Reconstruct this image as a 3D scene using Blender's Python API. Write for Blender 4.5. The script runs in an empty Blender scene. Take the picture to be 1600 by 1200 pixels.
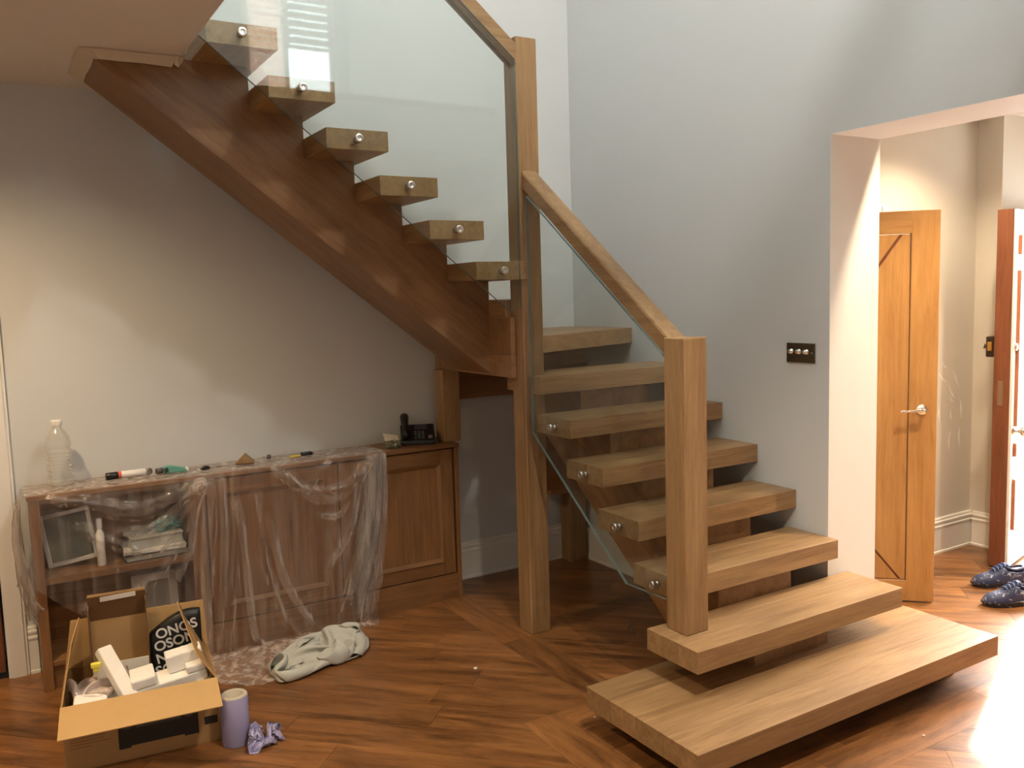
import bpy, bmesh, math, random
from mathutils import Vector, Matrix, noise as mnoise

scene = bpy.context.scene
COL = scene.collection
random.seed(7)

# ---------------------------------------------------------------- camera
cam_d = bpy.data.cameras.new('camera')
cam = bpy.data.objects.new('camera', cam_d)
COL.objects.link(cam)
_r = (0.8549276501, -0.5179139454, -0.0293914653)
_u = (0.0774689908, 0.0714454248, 0.9944315496)
_f = (0.5129300816, 0.852443955, -0.1012029398)
cam.matrix_world = Matrix(((_r[0], _u[0], -_f[0], -3.06822), (_r[1], _u[1], -_f[1], -4.344506),
                           (_r[2], _u[2], -_f[2], 1.619403), (0, 0, 0, 1)))
cam_d.sensor_fit = 'HORIZONTAL'
cam_d.sensor_width = 36.0
cam_d.lens = 1353.14 / 1600 * 36
cam_d.clip_start = 0.05
scene.camera = cam

# ---------------------------------------------------------------- world, sun, exposure
scene.view_settings.view_transform = 'Standard'
scene.view_settings.look = 'None'
scene.view_settings.gamma = 1
scene.view_settings.use_curve_mapping = False
scene.view_settings.exposure = 0.4

world = bpy.data.worlds.new('sky')
scene.world = world
world.use_nodes = True
wn = world.node_tree.nodes
wl = world.node_tree.links
wn.clear()
sky = wn.new('ShaderNodeTexSky')
sky.sky_type = 'NISHITA'
sky.sun_disc = False
sky.sun_elevation = math.radians(34)
sky.sun_rotation = math.radians(60)
sky.altitude = 50
sky.dust_density = 3.0
bgn = wn.new('ShaderNodeBackground')
bgn.inputs['Strength'].default_value = 3.9
hsv = wn.new('ShaderNodeHueSaturation')
hsv.inputs['Saturation'].default_value = 0.22
wo = wn.new('ShaderNodeOutputWorld')
wl.new(sky.outputs[0], hsv.inputs['Color'])
wl.new(hsv.outputs[0], bgn.inputs['Color'])
wl.new(bgn.outputs[0], wo.inputs['Surface'])


def add_light(name, kind, loc, energy, color, direction=None, **kw):
    d = bpy.data.lights.new(name, kind)
    d.energy = energy
    d.color = color
    for k, v in kw.items():
        setattr(d, k, v)
    o = bpy.data.objects.new(name, d)
    COL.objects.link(o)
    o.location = loc
    if direction is not None:
        o.rotation_euler = Vector(direction).to_track_quat('-Z', 'Y').to_euler()
    return o


# sun through the open front door
add_light('sun', 'SUN', (6, 0.5, 5), 14.0, (1.0, 0.95, 0.88), (-1, -0.41, -0.69), angle=0.02)


HT_ = 5.05


def portal(name, loc, direction, sx, sy):
    o = add_light(name, 'AREA', loc, 1.0, (1, 1, 1), direction, shape='RECTANGLE', size=sx, size_y=sy)
    o.data.cycles.is_portal = True
    return o


portal('front_door_portal', (2.56, -1.9, 1.03), (-1, 0, 0), 0.86, 2.05)
portal('upstairs_window_portal', (-0.53, -5.52, 4.2), (0, 1, 0), 1.0, 1.5)
portal('added_roof_portal', (-2.55, -2.25, HT_ + 0.06), (0, 0, -1), 1.3, 1.3)  # sky through the added roof light

WARM = (1.0, 0.80, 0.56)
NEUTRAL = (1.0, 0.98, 0.94)
WARM2 = (1.0, 0.72, 0.42)


# ---------------------------------------------------------------- materials
def mat_new(name):
    m = bpy.data.materials.new(name)
    m.use_nodes = True
    nt = m.node_tree
    b = nt.nodes['Principled BSDF']
    return m, nt, b


def plain(name, col, rough=0.5, metal=0.0, spec=0.5, var=0.0, vscale=8.0, bump=0.0, bscale=200.0, sheen=0.0, trans=0.0, ior=1.45, emis=None, alpha=None):
    m, nt, b = mat_new(name)
    N, L = nt.nodes, nt.links
    b.inputs['Roughness'].default_value = rough
    b.inputs['Metallic'].default_value = metal
    b.inputs['Specular IOR Level'].default_value = spec
    b.inputs['IOR'].default_value = ior
    b.inputs['Transmission Weight'].default_value = trans
    tc = N.new('ShaderNodeTexCoord')
    nz = N.new('ShaderNodeTexNoise')
    nz.inputs['Scale'].default_value = vscale
    nz.inputs['Detail'].default_value = 4
    L.new(tc.outputs['Object'], nz.inputs['Vector'])
    mx = N.new('ShaderNodeMix')
    mx.data_type = 'RGBA'
    L.new(nz.outputs['Fac'], mx.inputs['Factor'])
    mx.inputs['A'].default_value = [c * (1 - var) for c in col] + [1]
    mx.inputs['B'].default_value = [min(1, c * (1 + var)) for c in col] + [1]
    L.new(mx.outputs['Result'], b.inputs['Base Color'])
    if bump:
        n2 = N.new('ShaderNodeTexNoise')
        n2.inputs['Scale'].default_value = bscale
        n2.inputs['Detail'].default_value = 3
        L.new(tc.outputs['Object'], n2.inputs['Vector'])
        bp = N.new('ShaderNodeBump')
        bp.inputs['Strength'].default_value = bump
        bp.inputs['Distance'].default_value = 0.01
        L.new(n2.outputs['Fac'], bp.inputs['Height'])
        L.new(bp.outputs['Normal'], b.inputs['Normal'])
    if sheen:
        b.inputs['Sheen Weight'].default_value = sheen
    if emis:
        b.inputs['Emission Color'].default_value = (*emis[0], 1)
        b.inputs['Emission Strength'].default_value = emis[1]
    if alpha is not None:
        b.inputs['Alpha'].default_value = alpha
    return m


def wood(name, dark, light, grain='X', rough=0.42, objvar=0.10, fine=1.0, knots=False, stretch=14.0, scale=3.0, spec=0.4, slant=None):
    """straight grained timber: stretched noise along the grain axis, with a random shift and tone for each object"""
    m, nt, b = mat_new(name)
    N, L = nt.nodes, nt.links
    tc = N.new('ShaderNodeTexCoord')
    oi = N.new('ShaderNodeObjectInfo')
    mul = N.new('ShaderNodeVectorMath')
    mul.operation = 'MULTIPLY_ADD'
    cmb = N.new('ShaderNodeCombineXYZ')
    for i in range(3):
        L.new(oi.outputs['Random'], cmb.inputs[i])
    mul.inputs[1].default_value = (37.0, 53.0, 71.0)
    L.new(cmb.outputs[0], mul.inputs[0])
    if slant:
        sl = N.new('ShaderNodeMapping')
        sl.inputs['Rotation'].default_value = slant
        L.new(tc.outputs['Object'], sl.inputs['Vector'])
        L.new(sl.outputs[0], mul.inputs[2])
    else:
        L.new(tc.outputs['Object'], mul.inputs[2])
    mp = N.new('ShaderNodeMapping')
    s = {'X': (1, stretch, stretch), 'Y': (stretch, 1, stretch), 'Z': (stretch, stretch, 1)}[grain]
    mp.inputs['Scale'].default_value = s
    L.new(mul.outputs[0], mp.inputs['Vector'])
    n1 = N.new('ShaderNodeTexNoise')
    n1.inputs['Scale'].default_value = scale
    n1.inputs['Detail'].default_value = 5
    n1.inputs['Roughness'].default_value = 0.6
    n1.inputs['Distortion'].default_value = 0.6
    L.new(mp.outputs[0], n1.inputs['Vector'])
    n2 = N.new('ShaderNodeTexNoise')
    n2.inputs['Scale'].default_value = scale * 7
    n2.inputs['Detail'].default_value = 3
    n2.inputs['Roughness'].default_value = 0.7
    L.new(mp.outputs[0], n2.inputs['Vector'])
    n3 = N.new('ShaderNodeTexNoise')       # broad cathedral figure
    n3.inputs['Scale'].default_value = 2.2
    n3.inputs['Detail'].default_value = 2
    mp3 = N.new('ShaderNodeMapping')
    mp3.inputs['Scale'].default_value = {'X': (1, 4, 4), 'Y': (4, 1, 4), 'Z': (4, 4, 1)}[grain]
    L.new(mul.outputs[0], mp3.inputs['Vector'])
    L.new(mp3.outputs[0], n3.inputs['Vector'])
    a1 = N.new('ShaderNodeMath')
    a1.operation = 'MULTIPLY_ADD'
    a1.inputs[1].default_value = 0.45 * fine
    L.new(n2.outputs['Fac'], a1.inputs[0])
    L.new(n1.outputs['Fac'], a1.inputs[2])
    a2 = N.new('ShaderNodeMath')
    a2.operation = 'MULTIPLY_ADD'
    a2.inputs[1].default_value = 0.5
    L.new(n3.outputs['Fac'], a2.inputs[0])
    L.new(a1.outputs[0], a2.inputs[2])
    ramp = N.new('ShaderNodeMapRange')
    ramp.inputs['From Min'].default_value = 0.64
    ramp.inputs['From Max'].default_value = 1.28
    L.new(a2.outputs[0], ramp.inputs['Value'])
    mx = N.new('ShaderNodeMix')
    mx.data_type = 'RGBA'
    mx.inputs['A'].default_value = (*dark, 1)
    mx.inputs['B'].default_value = (*light, 1)
    L.new(ramp.outputs[0], mx.inputs['Factor'])
    hs = N.new('ShaderNodeHueSaturation')
    vr = N.new('ShaderNodeMapRange')
    vr.inputs['To Min'].default_value = 1 - objvar
    vr.inputs['To Max'].default_value = 1 + objvar
    L.new(oi.outputs['Random'], vr.inputs['Value'])
    L.new(vr.outputs[0], hs.inputs['Value'])
    L.new(mx.outputs['Result'], hs.inputs['Color'])
    if knots:
        vo = N.new('ShaderNodeTexVoronoi')
        vo.inputs['Scale'].default_value = 1.6
        mp4 = N.new('ShaderNodeMapping')
        mp4.inputs['Scale'].default_value = (1, 2.2, 1)
        L.new(mul.outputs[0], mp4.inputs['Vector'])
        L.new(mp4.outputs[0], vo.inputs['Vector'])
        kr = N.new('ShaderNodeMapRange')
        kr.inputs['From Min'].default_value = 0.02
        kr.inputs['From Max'].default_value = 0.13
        kr.inputs['To Min'].default_value = 0.45
        kr.inputs['To Max'].default_value = 1.0
        L.new(vo.outputs['Distance'], kr.inputs['Value'])
        km = N.new('ShaderNodeMix')
        km.data_type = 'RGBA'
        km.blend_type = 'MULTIPLY'
        km.inputs['Factor'].default_value = 1
        L.new(hs.outputs[0], km.inputs['A'])
        L.new(kr.outputs[0], km.inputs['B'])
        L.new(km.outputs['Result'], b.inputs['Base Color'])
    else:
        L.new(hs.outputs[0], b.inputs['Base Color'])
    b.inputs['Roughness'].default_value = rough
    b.inputs['Specular IOR Level'].default_value = spec
    bp = N.new('ShaderNodeBump')
    bp.inputs['Strength'].default_value = 0.08
    bp.inputs['Distance'].default_value = 0.004
    L.new(n2.outputs['Fac'], bp.inputs['Height'])
    L.new(bp.outputs['Normal'], b.inputs['Normal'])
    return m


def clear_sheet(name, tint, fres_ior=1.45, haze=0.0, haze_col=(0.9, 0.9, 0.9), rough=0.02, facing=0.0, wrinkle=0.0):
    """thin glass or film: transparent with a Fresnel gloss and, for film, a milky share"""
    m = bpy.data.materials.new(name)
    m.use_nodes = True
    N, L = m.node_tree.nodes, m.node_tree.links
    N.clear()
    out = N.new('ShaderNodeOutputMaterial')
    tr = N.new('ShaderNodeBsdfTransparent')
    tr.inputs[0].default_value = (*tint, 1)
    gl = N.new('ShaderNodeBsdfGlossy')
    gl.inputs['Roughness'].default_value = rough
    fr = N.new('ShaderNodeLayerWeight')          # Schlick reflectance, the same from both sides of the thin sheet
    fr.inputs['Blend'].default_value = 0.5
    p5 = N.new('ShaderNodeMath')
    p5.operation = 'POWER'
    p5.inputs[1].default_value = 5
    L.new(fr.outputs['Facing'], p5.inputs[0])
    r0 = ((fres_ior - 1) / (fres_ior + 1)) ** 2
    sc_ = N.new('ShaderNodeMath')
    sc_.operation = 'MULTIPLY_ADD'
    sc_.inputs[1].default_value = 1 - r0
    sc_.inputs[2].default_value = r0
    L.new(p5.outputs[0], sc_.inputs[0])
    m1 = N.new('ShaderNodeMixShader')
    L.new(sc_.outputs[0], m1.inputs[0])
    base = tr
    if wrinkle:
        tc = N.new('ShaderNodeTexCoord')
        nz = N.new('ShaderNodeTexNoise')
        nz.inputs['Scale'].default_value = 14
        nz.inputs['Detail'].default_value = 5
        nz.inputs['Distortion'].default_value = 1.5
        L.new(tc.outputs['Object'], nz.inputs['Vector'])
        bp = N.new('ShaderNodeBump')
        bp.inputs['Strength'].default_value = wrinkle
        bp.inputs['Distance'].default_value = 0.03
        L.new(nz.outputs['Fac'], bp.inputs['Height'])
        L.new(bp.outputs[0], gl.inputs['Normal'])
        L.new(bp.outputs[0], fr.inputs['Normal'])
    if haze:
        df = N.new('ShaderNodeBsdfDiffuse')
        df.inputs[0].default_value = (*haze_col, 1)
        tl = N.new('ShaderNodeBsdfTranslucent')
        tl.inputs[0].default_value = (*haze_col, 1)
        md = N.new('ShaderNodeMixShader')
        md.inputs[0].default_value = 0.4
        L.new(df.outputs[0], md.inputs[1])
        L.new(tl.outputs[0], md.inputs[2])
        m0 = N.new('ShaderNodeMixShader')
        if facing:
            lw = N.new('ShaderNodeLayerWeight')
            lw.inputs['Blend'].default_value = 0.5
            mr = N.new('ShaderNodeMapRange')
            mr.inputs['To Min'].default_value = haze
            mr.inputs['To Max'].default_value = min(1, haze + facing)
            L.new(lw.outputs['Facing'], mr.inputs['Value'])
            if wrinkle:                                  # the film is milkier in streaks
                mp5 = N.new('ShaderNodeMapping')
                mp5.inputs['Scale'].default_value = (26, 26, 2.2)
                L.new(tc.outputs['Object'], mp5.inputs['Vector'])
                n5 = N.new('ShaderNodeTexNoise')
                n5.inputs['Scale'].default_value = 1.0
                n5.inputs['Detail'].default_value = 4
                n5.inputs['Distortion'].default_value = 0.8
                L.new(mp5.outputs[0], n5.inputs['Vector'])
                r5 = N.new('ShaderNodeMapRange')
                r5.inputs['From Min'].default_value = 0.42
                r5.inputs['From Max'].default_value = 0.75
                r5.inputs['To Min'].default_value = 0.55
                r5.inputs['To Max'].default_value = 2.6
                L.new(n5.outputs['Fac'], r5.inputs['Value'])
                m5 = N.new('ShaderNodeMath')
                m5.operation = 'MULTIPLY'
                m5.use_clamp = True
                L.new(mr.outputs[0], m5.inputs[0])
                L.new(r5.outputs[0], m5.inputs[1])
                L.new(m5.outputs[0], m0.inputs[0])
            else:
                L.new(mr.outputs[0], m0.inputs[0])
        else:
            m0.inputs[0].default_value = haze
        L.new(tr.outputs[0], m0.inputs[1])
        L.new(md.outputs[0], m0.inputs[2])
        base = m0
    L.new(base.outputs[0], m1.inputs[1])
    L.new(gl.outputs[0], m1.inputs[2])
    L.new(m1.outputs[0], out.inputs['Surface'])
    return m


OAK_D, OAK_L = (0.190, 0.102, 0.042), (0.405, 0.250, 0.116)
oakX = wood('oak_x', OAK_D, OAK_L, 'X')
oakY = wood('oak_y', OAK_D, OAK_L, 'Y')
oakZ = wood('oak_z', OAK_D, OAK_L, 'Z', objvar=0.06)
SPN_D, SPN_L = (0.175, 0.085, 0.036), (0.36, 0.195, 0.088)
spineX = wood('oak_veneer_x', SPN_D, SPN_L, 'X', rough=0.38, stretch=9, scale=2.4)
spineUp = wood('oak_veneer_upper', SPN_D, SPN_L, 'X', rough=0.38, stretch=9, scale=2.4, slant=(0, math.radians(-38.6), 0))
spineLow = wood('oak_veneer_lower', SPN_D, SPN_L, 'Y', rough=0.38, stretch=9, scale=2.4, slant=(math.radians(-37.8), 0, 0))
spineY = wood('oak_veneer_y', SPN_D, SPN_L, 'Y', rough=0.38, stretch=9, scale=2.4)
CAB_D, CAB_L = (0.125, 0.054, 0.019), (0.285, 0.140, 0.053)
cabX = wood('cabinet_oak_x', CAB_D, CAB_L, 'X', rough=0.35, stretch=20, objvar=0.05)
cabZ = wood('cabinet_oak_z', CAB_D, CAB_L, 'Z', rough=0.35, stretch=20, objvar=0.05)
doorZ = wood('golden_oak_z', (0.36, 0.17, 0.05), (0.56, 0.30, 0.10), 'Z', rough=0.35, objvar=0.05)
doorX = wood('golden_oak_x', (0.36, 0.17, 0.05), (0.56, 0.30, 0.10), 'X', rough=0.35, objvar=0.05)
hardZ = wood('hardwood_z', (0.10, 0.035, 0.016), (0.24, 0.085, 0.04), 'Z', rough=0.35, objvar=0.03)
plankM = wood('floor_plank', (0.045, 0.016, 0.005), (0.37, 0.160, 0.052), 'X', rough=0.30, objvar=0.22, knots=True, stretch=7, scale=2.6, spec=0.45)
floor_base = plain('floor_screed', (0.06, 0.03, 0.015), 0.7, var=0.2)
wallM = plain('grey_paint', (0.640, 0.655, 0.650), 0.75, var=0.02, vscale=3, bump=0.03, bscale=350, spec=0.25)
creamM = plain('cream_paint', (0.66, 0.62, 0.54), 0.75, var=0.02, vscale=3, bump=0.03, bscale=350, spec=0.25)
whiteM = plain('white_paint', (0.80, 0.79, 0.76), 0.6, var=0.02, spec=0.3)
glossW = plain('white_gloss', (0.80, 0.78, 0.73), 0.3, var=0.02)
ceilM = plain('ceiling_paint', (0.74, 0.70, 0.64), 0.85, var=0.02, bump=0.03, bscale=300, spec=0.2)
steelM = plain('brushed_steel', (0.62, 0.60, 0.57), 0.28, metal=1.0)
chromeM = plain('polished_chrome', (0.80, 0.79, 0.77), 0.12, metal=1.0)
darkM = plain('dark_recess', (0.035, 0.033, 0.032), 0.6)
glassM = clear_sheet('balustrade_glass', (0.925, 0.955, 0.945), 1.5)
glassEdge = plain('glass_edge', (0.13, 0.18, 0.175), 0.1)
blackM = plain('black_plastic', (0.012, 0.012, 0.013), 0.35, var=0.1)


# ---------------------------------------------------------------- mesh helpers
def link(name, me, mats, parent=None, loc=(0, 0, 0), rot=None, local=False):
    o = bpy.data.objects.new(name, me)
    COL.objects.link(o)
    if mats is not None:
        for m in (mats if isinstance(mats, (list, tuple)) else [mats]):
            me.materials.append(m)
    loc = Vector(loc)
    if parent is not None:
        o.parent = parent
        if not local:
            loc = parent_world(parent).inverted() @ loc
    o.location = loc
    if rot is not None:
        o.rotation_euler = rot
    return o


def parent_world(p):
    m = Matrix.LocRotScale(p.location, p.rotation_euler, p.scale)
    return parent_world(p.parent) @ m if p.parent else m


def finish(bm, name, mats, parent=None, smooth=False, center=True, local=False, rot=None):
    """bmesh (in the coordinates of the world, or of the parent when local) -> object with its origin in the middle"""
    bmesh.ops.recalc_face_normals(bm, faces=bm.faces)
    c = Vector((0, 0, 0))
    if center and len(bm.verts):
        lo = Vector([min(v.co[i] for v in bm.verts) for i in range(3)])
        hi = Vector([max(v.co[i] for v in bm.verts) for i in range(3)])
        c = (lo + hi) / 2
        for v in bm.verts:
            v.co -= c
    if smooth:
        for f in bm.faces:
            f.smooth = True
    me = bpy.data.meshes.new(name)
    bm.to_mesh(me)
    bm.free()
    return link(name, me, mats, parent, c, rot, local)


def add_box(bm, x0, x1, y0, y1, z0, z1, bevel=0.0, seg=1, mi=0):
    vs = [bm.verts.new((x, y, z)) for x in (x0, x1) for y in (y0, y1) for z in (z0, z1)]
    F = [(0, 1, 3, 2), (4, 6, 7, 5), (0, 4, 5, 1), (2, 3, 7, 6), (0, 2, 6, 4), (1, 5, 7, 3)]
    fs = [bm.faces.new([vs[i] for i in f]) for f in F]
    for f in fs:
        f.material_index = mi
    if bevel:
        es = list({e for f in fs for e in f.edges})
        r = bmesh.ops.bevel(bm, geom=es, offset=bevel, segments=seg, affect='EDGES', profile=0.5)
        for f in r['faces']:
            f.material_index = mi


def box(name, x0, x1, y0, y1, z0, z1, mat, parent=None, bevel=0.0, seg=1, local=False):
    bm = bmesh.new()
    add_box(bm, min(x0, x1), max(x0, x1), min(y0, y1), max(y0, y1), min(z0, z1), max(z0, z1), bevel, seg)
    return finish(bm, name, mat, parent, local=local)


def add_prism(bm, pts, axis, a, b, bevel=0.0, mi=0):
    """polygon pts (two coordinates, the axes other than `axis` in xyz order) extruded from a to b along axis"""
    def P(p, t):
        if axis == 'x':
            return (t, p[0], p[1])
        if axis == 'y':
            return (p[0], t, p[1])
        return (p[0], p[1], t)
    A = [bm.verts.new(P(p, a)) for p in pts]
    B = [bm.verts.new(P(p, b)) for p in pts]
    n = len(pts)
    fs = [bm.faces.new(A), bm.faces.new(B[::-1])]
    for i in range(n):
        fs.append(bm.faces.new((A[i], B[i], B[(i + 1) % n], A[(i + 1) % n])))
    for f in fs:
        f.material_index = mi
    if bevel:
        es = list({e for f in fs for e in f.edges})
        bmesh.ops.bevel(bm, geom=es, offset=bevel, segments=1, affect='EDGES')


def prism(name, pts, axis, a, b, mat, parent=None, bevel=0.0, local=False):
    bm = bmesh.new()
    add_prism(bm, pts, axis, a, b, bevel)
    return finish(bm, name, mat, parent, local=local)


def add_lathe(bm, prof, seg=24, center=(0, 0, 0), axis='z', mi=0, cap=True):
    rings = []
    for r, h in prof:
        ring = []
        for i in range(seg):
            t = 2 * math.pi * i / seg
            x, y = r * math.cos(t), r * math.sin(t)
            p = {'z': (x, y, h), 'x': (h, x, y), 'y': (x, h, y)}[axis]
            ring.append(bm.verts.new((p[0] + center[0], p[1] + center[1], p[2] + center[2])))
        rings.append(ring)
    for a, b in zip(rings, rings[1:]):
        for i in range(seg):
            f = bm.faces.new((a[i], a[(i + 1) % seg], b[(i + 1) % seg], b[i]))
            f.material_index = mi
            f.smooth = True
    if cap:
        for ring in (rings[0], rings[-1]):
            f = bm.faces.new(ring)
            f.material_index = mi


def lathe(name, prof, mat, parent=None, seg=24, center=(0, 0, 0), axis='z', local=False, cap=True, rot=None):
    bm = bmesh.new()
    add_lathe(bm, prof, seg, center, axis, cap=cap)
    return finish(bm, name, mat, parent, local=local, rot=rot)


def add_tube(bm, pts, r, seg=8, mi=0):
    pts = [Vector(p) for p in pts]
    rings = []
    up = Vector((0, 0, 1))
    for i, p in enumerate(pts):
        d = (pts[min(i + 1, len(pts) - 1)] - pts[max(i - 1, 0)]).normalized()
        a = d.cross(up)
        if a.length < 1e-3:
            a = d.cross(Vector((1, 0, 0)))
        a.normalize()
        b = d.cross(a)
        rr = r[i] if isinstance(r, (list, tuple)) else r
        rings.append([bm.verts.new(p + a * rr * math.cos(2 * math.pi * k / seg) + b * rr * math.sin(2 * math.pi * k / seg)) for k in range(seg)])
    for A, B in zip(rings, rings[1:]):
        for k in range(seg):
            f = bm.faces.new((A[k], A[(k + 1) % seg], B[(k + 1) % seg], B[k]))
            f.smooth = True
            f.material_index = mi
    bm.faces.new(rings[0]).material_index = mi
    bm.faces.new(rings[-1]).material_index = mi


def tube(name, pts, r, mat, parent=None, seg=8, local=False):
    bm = bmesh.new()
    add_tube(bm, pts, r, seg)
    return finish(bm, name, mat, parent, local=local)


def empty(name, loc, rotz=0.0, parent=None):
    o = bpy.data.objects.new(name, None)
    COL.objects.link(o)
    o.empty_display_size = 0.1
    if parent is not None:
        o.parent = parent
        o.location = parent_world(parent).inverted() @ Vector(loc)
    else:
        o.location = loc
    o.rotation_euler = (0, 0, rotz)
    return o


def tag(o, label, cat, group=None, kind=None):
    o['label'] = label
    o['category'] = cat
    if group:
        o['group'] = group
    if kind:
        o['kind'] = kind
    return o


def thing(name, label, cat, loc, rotz=0.0, group=None):
    return tag(empty(name, loc, rotz), label, cat, group)


def struct(o, label, cat):
    o['kind'] = 'structure'
    o['label'] = label
    o['category'] = cat
    return o


def multi(name, boxes, mat, parent=None):
    bm = bmesh.new()
    for b in boxes:
        add_box(bm, *b)
    return finish(bm, name, mat, parent)


# ================================================================ the setting
H1, H2, HT = 2.586, 2.85, 5.05          # ground floor ceiling, first floor, upstairs ceiling
XL, YF = -4.6, -5.5                      # left wall, wall behind the camera
YE = -2.85                               # edge of the landing above

# floor slab and its planks
fl = box('floor', XL, 2.6, YF, 0.0, -0.12, -0.012, floor_base)
struct(fl, 'warm brown timber plank floor laid diagonally with a border round the stair foot', 'floor')


def clip_poly(poly, x0, x1, y0, y1):
    def cut(P, f):
        out = []
        for i in range(len(P)):
            a, b = P[i], P[(i + 1) % len(P)]
            fa, fb = f(a), f(b)
            if fa >= 0:
                out.append(a)
            if fa * fb < 0:
                t = fa / (fa - fb)
                out.append((a[0] + (b[0] - a[0]) * t, a[1] + (b[1] - a[1]) * t))
        return out
    for f in (lambda p: p[0] - x0, lambda p: x1 - p[0], lambda p: p[1] - y0, lambda p: y1 - p[1]):
        poly = cut(poly, f)
        if len(poly) < 3:
            return []
    return poly


def plank(poly_list, ang, ctr, z=0.0):
    bm = bmesh.new()
    c, s = math.cos(-ang), math.sin(-ang)
    for poly in poly_list:
        pts = [((p[0] - ctr[0]) * c - (p[1] - ctr[1]) * s, (p[0] - ctr[0]) * s + (p[1] - ctr[1]) * c) for p in poly]
        add_prism(bm, pts, 'z', -0.011, z)
    bmesh.ops.recalc_face_normals(bm, faces=bm.faces)
    me = bpy.data.meshes.new('plank')
    bm.to_mesh(me)
    bm.free()
    o = link('plank', me, plankM, fl, (ctr[0], ctr[1], 0))
    o.rotation_euler = (0, 0, ang)
    return o


GAP = 0.0006
RG = [(-3.9, -1.12, -1.65, 0.0), (-3.9, -1.45, -4.3, -1.65), (-1.45, 2.55, -4.3, -2.60)]
RH = [(0.50, 2.55, -2.60, -1.28), (0.0, 0.50, -1.65, -1.28)]
RU = [(-0.95, -0.005, -1.65, 0.0)]
PW = 0.178
ANG = math.radians(-45)
du = (math.cos(ANG), math.sin(ANG))
dv = (-du[1], du[0])
rg = random.Random(11)
for regs in (RG, RH, RU):
    for k in range(-40, 40):
        v0 = k * PW + 0.035
        u = -7.0 + rg.uniform(0, 0.9)
        while u < 7:
            ln = rg.choice((0.92, 0.92, 1.22))
            rect = []
            for uu, vv in ((u + GAP, v0 + GAP), (u + ln - GAP, v0 + GAP), (u + ln - GAP, v0 + PW - GAP), (u + GAP, v0 + PW - GAP)):
                rect.append((du[0] * uu + dv[0] * vv, du[1] * uu + dv[1] * vv))
            pieces = [q for q in (clip_poly(rect, *r) for r in regs) if len(q) >= 3]
            if pieces:
                xs = [p[0] for q in pieces for p in q]
                ys = [p[1] for q in pieces for p in q]
                if (max(xs) - min(xs)) * (max(ys) - min(ys)) > 0.002:
                    plank(pieces, ANG, ((min(xs) + max(xs)) / 2, (min(ys) + max(ys)) / 2), rg.uniform(-0.0004, 0.0004))
            u += ln


def strip_planks(x0, x1, y0, y1, along):
    a, b = (x0, x1) if along == 'x' else (y0, y1)
    t = a
    while t < b - 0.01:
        e = min(b, t + rg.choice((0.7, 0.92)))
        if b - e < 0.15:
            e = b
        if along == 'x':
            q = [(t + GAP, y0 + GAP), (e - GAP, y0 + GAP), (e - GAP, y1 - GAP), (t + GAP, y1 - GAP)]
            plank([q], 0.0, ((t + e) / 2, (y0 + y1) / 2))
        else:
            q = [(x0 + GAP, t + GAP), (x1 - GAP, t + GAP), (x1 - GAP, e - GAP), (x0 + GAP, e - GAP)]
            plank([q], math.radians(90), ((x0 + x1) / 2, (t + e) / 2))
        t = e


strip_planks(-1.45, -1.28, -2.43, -1.65, 'y')
strip_planks(-1.45, 0.50, -2.60, -2.43, 'x')
strip_planks(-1.28, -0.30, -1.82, -1.65, 'x')
strip_planks(-1.28, 0.50, -2.43, -1.99, 'x')
strip_planks(-1.28, 0.50, -1.99, -1.82, 'x')
strip_planks(-1.12, -0.95, -1.65, 0.0, 'y')

# walls -------------------------------------------------------------
T = 0.3215
wb = multi('wall_back', [(XL, -3.95, 0, 0.15, 0, HT), (-3.09, T, 0, 0.15, 0, HT), (-3.95, -3.09, 0, 0.15, 2.02, HT)], wallM)
struct(wb, 'pale grey painted wall behind the staircase and the low cabinet', 'wall')
wr = multi('wall_right', [(0, T, -1.8812, 0, 0, 2.2524), (0, T, YF, 0, 2.2524, HT), (0, T, YF, -4.6, 0, 2.2524)], wallM)
struct(wr, 'pale grey stairwell wall with the wide opening to the hall', 'wall')
box('reveal_lining', -0.0, T, -1.8832, -1.8812, 0, 2.2504, whiteM, wr)
box('soffit_lining', -0.0, T, -4.6, -1.8832, 2.2504, 2.2524, whiteM, wr)
wL = box('wall_left', XL - 0.15, XL, YF, 0, 0, HT, wallM)
struct(wL, 'pale grey wall at the far left side of the room', 'wall')
wf = multi('wall_front', [(XL, T, YF - 0.15, YF, 0, 3.45), (XL, -0.95, YF - 0.15, YF, 3.45, 4.95), (-0.10, T, YF - 0.15, YF, 3.45, 4.95),
                          (XL, T, YF - 0.15, YF, 4.95, HT)], wallM)
struct(wf, 'pale grey wall with windows facing the staircase', 'wall')
# hall walls
hb = multi('wall_hall_back', [(T, 0.43, -1.28, -1.13, 0, H1), (1.15, 2.07, -1.28, -1.13, 0, H1), (0.43, 1.15, -1.28, -1.13, 2.0, H1)], creamM)
struct(hb, 'cream hall wall behind the open oak door', 'wall')
hn = multi('wall_hall_nib', [(2.07, 2.6, -1.43, -1.13, 0, H1)], creamM)
struct(hn, 'short cream wall return beside the front door', 'wall')
hf = multi('wall_hall_outer', [(2.55, 2.75, -1.475, -1.43, 0, H1), (2.55, 2.75, -1.475 - 0.86, -1.475, 2.06, H1), (2.55, 2.75, YF, -1.475 - 0.86, 0, H1)], creamM)
struct(hf, 'outer hall wall holding the front door opening', 'wall')
he = multi('wall_hall_end', [(T, 2.55, YF - 0.15, YF, 0, H1)], creamM)
struct(he, 'cream end wall of the hall', 'wall')
hw = multi('wall_store', [(0.30, 0.43, -1.13, -0.45, 0, H1), (1.15, 1.3, -1.13, -0.45, 0, H1), (0.30, 1.3, -0.45, -0.35, 0, H1)], creamM)
struct(hw, 'cream walls of the small room behind the oak door', 'wall')
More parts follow.
